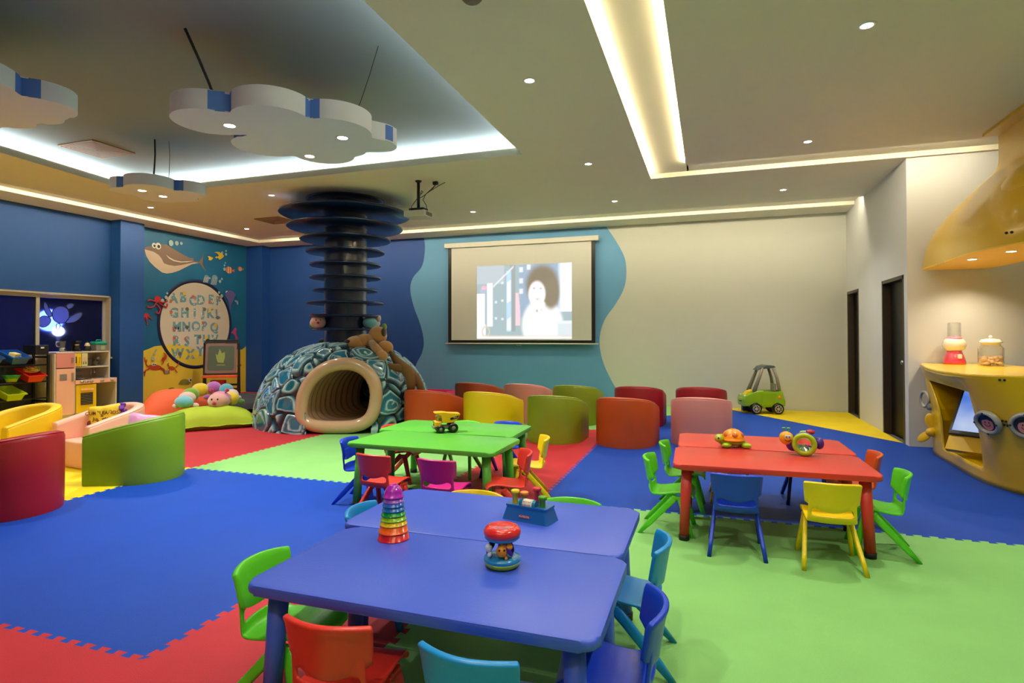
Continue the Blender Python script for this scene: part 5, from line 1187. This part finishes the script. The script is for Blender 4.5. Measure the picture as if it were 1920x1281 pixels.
ew = MB().sph((-.112,-.052,.125),(.012,.007,.014),12,8).sph((-.092,-.050,.125),(.012,.007,.014),12,8).build('eye_whites', m_rw, hd); MB().sph((-.112,-.059,.125),(.004,.003,.005),8,6).sph((-.093,-.057,.125),(.004,.003,.005),8,6).build('pupils', m_rk, ew)
MB().tube([(-.130,-.050,.112),(-.115,-.056,.098),(-.098,-.056,.096),(-.082,-.048,.106)], .0028, 6).build('smile', m_rk, hd)
for x in (-.128,-.098): MB().tube([(x,-.015,.150),(x-.002,-.015,.175)], .004, 8).sph((x-.003,-.015,.180),(.013,.010,.006),12,8).build('feeler', mat('feeler_green',(90,180,50),.4), hd)
MB().sph((.035,.02,.160),(.030,.024,.017)).build('ladybird', mat('ladybird_red',(190,20,30),.3,coat=.5), t)
MB().sph((.0,.03,.150),(.035,.02,.015)).build('lime_patch', m_tl, t)

# ================================================================= RIDE-ON CAR
t = thing('ride_on_car', 'lime green and grey toy ride-on car by the cream wall', 'toy car', (.84,10.84,0), rad(14))
m_cg = mat('car_lime', (132,176,14), .35, coat=.3); m_cgr = mat('car_grey', (138,134,118), .5); m_cd = mat('car_dark_roof', (70,84,82), .5); m_cy = mat('car_yellow', (236,196,20), .4)
mb = MB(); P = [(-.34,.13),(-.35,.24),(-.33,.30),(-.25,.335),(-.14,.385),(-.02,.395),(.02,.36),(.20,.36),(.24,.40),(.29,.39),(.31,.30),(.335,.22),(.33,.14),(.27,.14),(.25,.20),(.20,.22),(.15,.20),(.12,.12),(-.05,.11),(-.09,.19),(-.14,.22),(-.20,.20),(-.24,.13)]
mb.prism(P, -.19, .19, lambda u,v,h: Vector((u,h,v)), bev=.02, seg=3); bo = mb.build('car_body', m_cg, t); bmesh_tri(bo); autosmooth(bo, 45)
for s in (-1,1):
    MB().prism([(-.06,.15),(-.04,.355),(.19,.355),(.16,.22),(.08,.15)], s*.19, s*.200, lambda u,v,h: Vector((u,h,v)), bev=.004).build('door', m_cg, bo)
    MB().tube([(-.17,s*.15,.37),(-.06,s*.135,.66),(-.02,s*.125,.78)], [.035,.025,.022], 10).build('front_pillar', m_cgr, t)
    MB().tube([(.25,s*.15,.38),(.215,s*.14,.60),(.16,s*.125,.77)], [.030,.025,.022], 10).build('rear_pillar', m_cgr, t)
    MB().sph((.24,s*.19,.29),(.028,.014,.028)).build('tail_lamp', mat('lamp_amber',(240,150,10),.3), bo)
    MB().sph((-.30,s*.11,.285),(.032,.035,.032)).build('headlight', m_rw, bo).location = (0,0,0)
    MB().sph((-.325,s*.115,.285),(.012,.018,.018)).build('headlight_iris', mat('iris_blue',(30,60,120),.3), bo)
MB().prism([(-.10,.735),(-.04,.80),(.05,.825),(.17,.815),(.20,.79),(.16,.775),(.0,.775)], -.14, .14, lambda u,v,h: Vector((u,h,v)), bev=.015).build('roof', m_cd, t)
MB().box((.20,.0,.44),(.04,.20,.14),bev=.02).build('seat_back', m_cgr, t)
MB().prism([(-.325,.25),(-.345,.26),(-.24,.375),(-.17,.40),(-.17,.375),(-.23,.345)], -.075, .075, lambda u,v,h: Vector((u,h,v)), bev=.006).build('bonnet_cover', m_cy, t)
MB().tube([(-.352,-.07,.215),(-.362,0,.205),(-.352,.07,.215)], .008, 8).build('grille_smile', mat('car_dark_green',(50,76,10),.5), bo)
def cwheel(x, y, r, wd, name='wheel'):
    wl = MB().lathe([(.02,wd/2),(r*.7,wd/2),(r*.95,wd/2-.006),(r,wd/4),(r,-wd/4),(r*.95,-wd/2+.006),(r*.7,-wd/2),(.02,-wd/2)], 28, (x,y,r), Matrix.Rotation(PI/2,4,'X')).build(name, m_rk, t)
    sg = -1 if y < 0 else 1
    mb = MB(); mb.tube([(x+r*.62*math.cos(a),y+sg*(wd/2+.001),r+r*.62*math.sin(a)) for a in [2*PI*k/20 for k in range(20)]], .006, 6, closed=True); mb.sph((x,y+sg*wd/2,r),(.014,.008,.014),10,6)
    for k in range(7): a = 2*PI*k/7; mb.tube([(x,y+sg*(wd/2+.002),r),(x+r*.6*math.cos(a),y+sg*(wd/2+.002),r+r*.6*math.sin(a))], .005, 6)
    mb.build('hubcap', mat('hub_cream',(190,186,170),.35), wl)
for s in (-1,1): cwheel(-.145,s*.175,.092,.06); cwheel(.215,s*.175,.092,.06)
for s in (-1,1): MB().lathe([(0,.014),(.034,.014),(.04,.006),(.04,-.006),(.034,-.014),(0,-.014)], 20, (-.29,s*.03,.04), Rx).build('guide_wheel', m_cy, t)
MB().box((-.28,0,.085),(.09,.10,.09),bev=.01).build('caster_fork', m_rk, t)
# ================================================================= SUBMARINE COUNTER
m_sub = mat('submarine_yellow', (214,172,0), .28, coat=.22, var=.04, bump=.02, bscale=8)
CT = .997
base = [(2.60,8.13),(2.42,7.85),(2.366,7.5),(2.35,7.0),(2.335,6.55),(2.36,6.25),(2.47,5.97),(2.75,5.72),(3.25,5.60),(3.9,5.62)]
top = [(2.40,8.13),(2.30,7.85),(2.225,7.5),(2.10,7.0),(2.02,6.45),(2.03,6.15),(2.14,5.92),(2.50,5.78),(3.20,5.66),(3.9,5.66)]
rlow = [(2.44,8.13),(2.35,7.85),(2.315,7.5),(2.27,7.0),(2.225,6.55),(2.19,6.18),(2.26,5.94),(2.58,5.77),(3.22,5.64),(3.9,5.64)]
def dens(P, n=6): return spline(P, n)
B_, T_, R_ = dens(base), dens(top), dens(rlow); NB = len(B_)
sub = thing('submarine_counter', 'yellow submarine shaped counter with portholes at the right edge', 'counter', (0,0,0))
NV = 14
def hull_pt(u, v):   # u index float along, v 0..1 height
    i = min(int(u), NB-2); f = u-i
    L2 = lambda P: Vector((P[i][0]*(1-f)+P[i+1][0]*f, P[i][1]*(1-f)+P[i+1][1]*f))
    b, r, t = L2(B_), L2(R_), L2(T_)
    if v < .84: k = v/.84; k2 = k**1.5; p = b.lerp(r, k2); 
    else: p = r.lerp(t, (v-.84)/.16)
    q = b.lerp(t, v**1.25); p = p.lerp(q, sstep(29.5,34,u))
    return Vector((p.x, p.y, v*CT))
NU = 60
def tab(T, v):
    for (a, x), (b_, y) in zip(T, T[1:]):
        if v <= b_: return x+(y-x)*max(0,(v-a)/(b_-a))
    return T[-1][1]
WL = lambda v: tab([(.142,14.2),(.42,14.2),(.54,13.7),(.635,12.8),(.73,11.3),(.83,9.4)], v)
WR = lambda v: tab([(.142,28.1),(.385,28.8),(.61,29.1),(.83,29.2)], v)
WB, WT = .142, .83
mb = MB()
low = [0,.05,.10,WB]; mid = [WB+(WT-WB)*k/12 for k in range(13)]; hi = [WT,.84,.88,.92,.96,.985,1.0]
def ucols(v): return [WL(v)*i/19 for i in range(20)]+[WL(v)+(WR(v)-WL(v))*k/14 for k in range(1,14)]+[WR(v)+(NB-1-WR(v))*i/(NU-1) for i in range(NU)]
UA, UC = ucols(WB), ucols(WT)
mb.grid(len(UA), len(low), lambda i, j: hull_pt(UA[i], low[j])); mb.grid(len(UC), len(hi), lambda i, j: hull_pt(UC[i], hi[j]))
mb.grid(20, len(mid), lambda i, j: hull_pt(WL(mid[j])*i/19, mid[j])); mb.grid(NU, len(mid), lambda i, j: hull_pt(WR(mid[j])+(NB-1-WR(mid[j]))*i/(NU-1), mid[j]))
bmesh.ops.remove_doubles(mb.bm, verts=mb.bm.verts, dist=.0008)
hl = mb.build('hull', m_sub, sub); solid(hl, .018, 0); autosmooth(hl, 35)
# worktop
m_top = mat('submarine_top_yellow', (238,196,20), .25, coat=.3, var=.03)
mb = MB(); mb.prism(list(T_)+[(3.9,6.45),(3.15,6.45),(3.15,8.13)], CT-.03, CT+.002); tp = mb.build('counter_top', m_top, sub); bmesh_tri(tp)
# recess behind the opening: sill, back, head and left cheek
mb = MB(); OFF = Vector((.62,.14,0))
def quad(*v): mb.bm.faces.new([mb.bm.verts.new(p) for p in v])
n_ = 14
for k in range(n_):
    a0, a1 = k/n_, (k+1)/n_
    lo = [hull_pt(WL(WB)+(WR(WB)-WL(WB))*a, WB) for a in (a0,a1)]; up = [hull_pt(WL(WT)+(WR(WT)-WL(WT))*a, WT) for a in (a0,a1)]
    quad(lo[0],lo[1],lo[1]+OFF,lo[0]+OFF); quad(up[0],up[1],up[1]+OFF,up[0]+OFF); quad(lo[0]+OFF,lo[1]+OFF,up[1]+OFF,up[0]+OFF)
for k in range(12):
    for W_f, in ((WL,),(WR,)):
        p, q = hull_pt(W_f(mid[k]), mid[k]), hull_pt(W_f(mid[k+1]), mid[k+1]); quad(p,q,q+OFF,p+OFF)
mb.build('recess', m_sub, sub)
# tilted touch screen in the opening
ks = thing('touch_screen', 'tilted touch screen with a blue white picture inside the submarine counter opening', 'screen', (2.60,6.85,.565))
ks.rotation_euler = (rad(-37), 0, rad(-41))
MB().box((0,0,0),(.62,.04,.56),bev=.012).build('screen_frame', m_blk, ks)
sm = bpy.data.materials.new('screen_picture'); sm.use_nodes = True; nt = sm.node_tree; pb = nt.nodes['Principled BSDF']; tc = nt.nodes.new('ShaderNodeTexCoord'); wv = nt.nodes.new('ShaderNodeTexNoise'); wv.inputs['Scale'].default_value = 2.2
cr = nt.nodes.new('ShaderNodeValToRGB'); cr.color_ramp.elements[0].color = rgb((70,120,225)); cr.color_ramp.elements[0].position = .35; cr.color_ramp.elements[1].color = rgb((205,220,245)); cr.color_ramp.elements[1].position = .72
nt.links.new(tc.outputs['Object'], wv.inputs['Vector']); nt.links.new(wv.outputs['Fac'], cr.inputs[0]); nt.links.new(cr.outputs[0], pb.inputs['Emission Color']); pb.inputs['Emission Strength'].default_value = .9; pb.inputs['Base Color'].default_value = (.02,.02,.02,1); pb.inputs['Roughness'].default_value = .1
MB().box((0,-.0215,.01),(.56,.003,.49)).build('lit_picture', sm, ks)
MB().box((0,.03,-.36),(.60,.05,.16)).build('stand', m_sub, sub).matrix_world = ks.matrix_basis
# portholes
m_pg = mat('porthole_grey', (150,150,146), .3, coat=.4)
def porthole(u, v, r, face, lab):
    p = hull_pt(u, v); e = .4; du = hull_pt(u+e,v)-hull_pt(u-e,v); dv = hull_pt(u,v+.03)-hull_pt(u,v-.03); n = du.cross(dv).normalized()
    if n.dot(Vector((-1,-1,0))) < 0: n = -n
    z = n; x = Vector((0,0,1)).cross(z).normalized(); y = z.cross(x)
    M = Matrix((x,y,z)).transposed().to_4x4(); M.translation = p+n*.022
    rg = MB().lathe([(r*.70,.0),(r*.72,.02),(r*.82,.034),(r*.94,.030),(r*1.02,.012),(r*1.03,-.01)], 36, (0,0,0)).xf(M).build('porthole', m_pg, sub)
    mb = MB()
    for k in range(4): a = 2*PI*k/4+PI/2; mb.sph((r*.88*math.cos(a),r*.88*math.sin(a),.034),(.009,.009,.005),10,6)
    mb.xf(M).build('porthole_bolts', m_blk, rg)
    MB().lathe([(0,.006),(r*.72,.006)], 30).xf(M).build('porthole_window', mat('porthole_backing',(52,40,60),.25,coat=.5), rg)
    if face:
        MB().prism(ell(-.0,-.012,r*.46,r*.54,24), .008, .010).xf(M).build('drawn_face', mat('face_pink',(206,128,134),.5), rg)
        mb = MB(); mb.prism([(r*.52*math.cos(rad(a)),.0+r*.60*math.sin(rad(a))) for a in range(15,166,10)]+[(-r*.25,r*.22),(r*.05,r*.30),(r*.3,r*.2)], .0105, .0115)
        mb.prism([(r*.45,.02),(r*.72,.06),(r*.70,-.0)], .0105, .0115); mb.prism([(-r*.45,.02),(-r*.72,.05),(-r*.72,-.01)], .0105, .0115)
        for sx in (-1,1): mb.prism(ell(sx*r*.16,r*.02,.005,.009,10), .0105, .0115)
        mb.tube([(-r*.24,-r*.15,.011),(-r*.12,-r*.30,.011),(r*.1,-r*.30,.011),(r*.22,-r*.15,.011)], .003, 5)
        mb.xf(M).build('drawn_hair_and_features', m_rk, rg)
    return rg
def unproj_porthole(): pass
porthole(34.6,.60,.105,True,''); porthole(39.2,.605,.105,True,'')
# little bolts on the hull
mb = MB()
for (u, v) in ((36.7,.62),(37.1,.618),(36.7,.585),(37.1,.583),(38.6,.965),(39.1,.965),(30.9,.60),(31.1,.58)):
    mb.sph(hull_pt(u,v)+Vector((-.008,-.008,0)), .010, 8, 6)
mb.build('hull_bolts', m_blk, sub)
mb = MB(); mb.tube([hull_pt(29.2+k*.5,.595)+Vector((-.007,-.007,0)) for k in range(0,24)], .0022, 5); mb.build('hull_seam', m_frame, sub)
# propeller
pr = thing('x', 'x', 'x', (0,0,0)); bpy.data.objects.remove(pr)
mb = MB(); c0 = Vector((2.39,7.70,.25)); ax = Vector((-.75,-.66,0)).normalized()
mb.tube([c0+Vector((.10,.02,0)),c0,c0+ax*.10,c0+ax*.13], [.075,.06,.045,.015], 18)
ax2 = Vector((0,0,1)).cross(ax).normalized()
for a in (100,215,330):
    d = Vector((0,0,1))*math.sin(rad(a))+ax2*math.cos(rad(a)); e = ax.cross(d).normalized()
    R = Matrix((d, e, ax)).transposed().to_4x4() @ Matrix.Rotation(rad(28),4,'X')
    mb.sph(c0+ax*.04+d*.115, (.095,.058,.020), 20, 14, R)
mb.build('propeller', m_sub, sub, smooth=True)
MB().tube([(2.36,7.78,.62),(2.34,7.70,.50)], .03, 8).build('grey_fitting', m_pg, sub)
p = MB().lathe([(.07,0),(.075,.02),(.095,.02),(.10,0)], 24, (2.325,7.80,.60), Matrix.Rotation(rad(8),4,'Z') @ Matrix.Rotation(-PI/2,4,'Y')).build('side_porthole', m_pg, sub)

# ================================================================= SUBMARINE CANOPY
HZ = 2.099
can = thing('submarine_canopy', 'glossy yellow submarine shaped canopy hanging from the ceiling above the counter', 'canopy', (0,0,0))
hb = [(2.397,8.12),(2.365,7.8),(2.362,7.4),(2.345,7.0),(2.335,6.6),(2.38,6.25),(2.50,5.93),(2.72,5.70),(3.0,5.75),(3.10,6.1),(3.11,6.8),(3.10,7.5),(3.07,8.12)]
hb = dens(hb, 5); cc = Vector((2.98,6.95)); NHB = len(hb)
lv = [(HZ,1.0),(2.15,1.0),(2.28,.98),(2.42,.93),(2.56,.86),(2.68,.76),(2.80,.64),(2.90,.51),(2.99,.38),(3.06,.28),(3.15,.25),(3.30,.25),(Z0,.25)]
def hp(i, j):
    x, y = hb[i]; z, s = lv[j]; k = s
    ky = 1-.55*sstep(2.25,3.06,z) if y > cc.y else .35+.65*k
    return Vector((cc.x+.10*(1-k)+(x-cc.x)*k, cc.y+(y-cc.y)*ky, z))
mb = MB(); V = mb.grid(NHB, len(lv), hp, wrapu=True); o = mb.build('canopy_hull', m_sub, can); subsurf(o, 1)
m_und = mat('canopy_underside', (240,196,60), .5)
mb = MB(); mb.prism(hb, HZ-.0, HZ+.012); o = mb.build('canopy_underside', m_und, can)
MB().sph((2.84,6.40,2.52),(.34,.46,.40),32,20).build('conning_bulge', m_sub, can)
mb = MB(); mb.prism([(2.755,6.30),(2.755,7.42),(3.35,7.42),(3.35,6.30)], Z0-.035, Z0-.001); mb.build('ceiling_flange', m_sub, can)
mb = MB(); mb.sph((2.395,6.02,HZ+.10),.012,10,8); mb.sph((2.42,5.99,HZ+.10),.012,10,8); mb.build('canopy_bolts', m_blk, can)
for (x, y) in ((2.52,7.05),(2.62,6.50)):
    rg = MB().lathe([(.034,0),(.038,-.006),(.05,-.006),(.052,0)], 20, (x,y,HZ)).build('lamp_ring', m_trim, can); MB().lathe([(0,-.005),(.036,-.005)], 18, (x,y,HZ)).build('bulb', m_bulb, rg)
for (x,y,e) in ((2.52,7.05,16),(2.62,6.50,16),(2.80,7.70,22)): spot((x,y,HZ-.03), e, (1,.82,.55), 135, .9, .03, can)

# drinks dispenser and sweet jar on the counter
m_gl2 = bpy.data.materials.new('clear_glass'); m_gl2.use_nodes = True; nt = m_gl2.node_tree; nt.nodes.clear()
_t = nt.nodes.new('ShaderNodeBsdfTransparent'); _t.inputs[0].default_value = (.94,.95,.93,1); _g = nt.nodes.new('ShaderNodeBsdfGlossy'); _g.inputs['Roughness'].default_value = .05; _m = nt.nodes.new('ShaderNodeMixShader'); _w = nt.nodes.new('ShaderNodeLayerWeight'); _w.inputs[0].default_value = .25; _o = nt.nodes.new('ShaderNodeOutputMaterial')
nt.links.new(_w.outputs['Facing'], _m.inputs[0]); nt.links.new(_t.outputs[0], _m.inputs[1]); nt.links.new(_g.outputs[0], _m.inputs[2]); nt.links.new(_m.outputs[0], _o.inputs[0])
t = thing('drink_dispenser', 'plain pink and white drink dispenser with a clear tank on the counter', 'drink dispenser', (2.66,7.95,CT+.002), rad(10))
m_pkw = mat('dispenser_white', (244,236,222), .25, coat=.4); m_pkp = mat('dispenser_pink', (222,70,100), .3, coat=.4)
MB().lathe([(0,0),(.105,0),(.11,.02),(.095,.08),(.07,.15),(0,.15)], 32).build('base', m_pkp, t)
MB().sph((0,0,.225),(.118,.10,.092),32,20).build('white_housing', m_pkw, t)
MB().lathe([(.0,.325),(.07,.31),(.078,.295),(.07,.285)], 28).build('pink_collar', mat('dispenser_rose',(230,150,180),.3), t)
MB().lathe([(.062,.31),(.064,.32),(.064,.46),(.058,.475),(0,.475)], 28).build('tank', m_gl2, t)
MB().box((0,-.10,.09),(.04,.03,.05),bev=.008).build('tap', m_pkw, t)
t = thing('sweet_jar', 'clear glass jar of sweets with a white lid on the counter', 'jar', (2.88,7.62,CT+.002))
MB().lathe([(0,0),(.105,0),(.113,.012),(.113,.19),(.095,.215),(.085,.225)], 36).build('glass_body', m_gl2, t)
lid = MB().lathe([(.084,.222),(.084,.245),(.105,.25),(.098,.262),(.08,.285),(.02,.295),(0,.296)], 36).build('lid', m_pkw, t); MB().sph((0,0,.312),.018,14,10).build('lid_knob', m_pkw, lid)
mb = MB(); random.seed(3)
for k in range(40):
    a = random.random()*6.28; r = .088*math.sqrt(random.random()); mb.sph((r*math.cos(a),r*math.sin(a),.022+.07*random.random()),(.026,.022,.02),10,7)
o = mb.build('sweets', mat('sweets_peach',(250,206,170),.5,var=.2), t); o['kind'] = 'stuff'
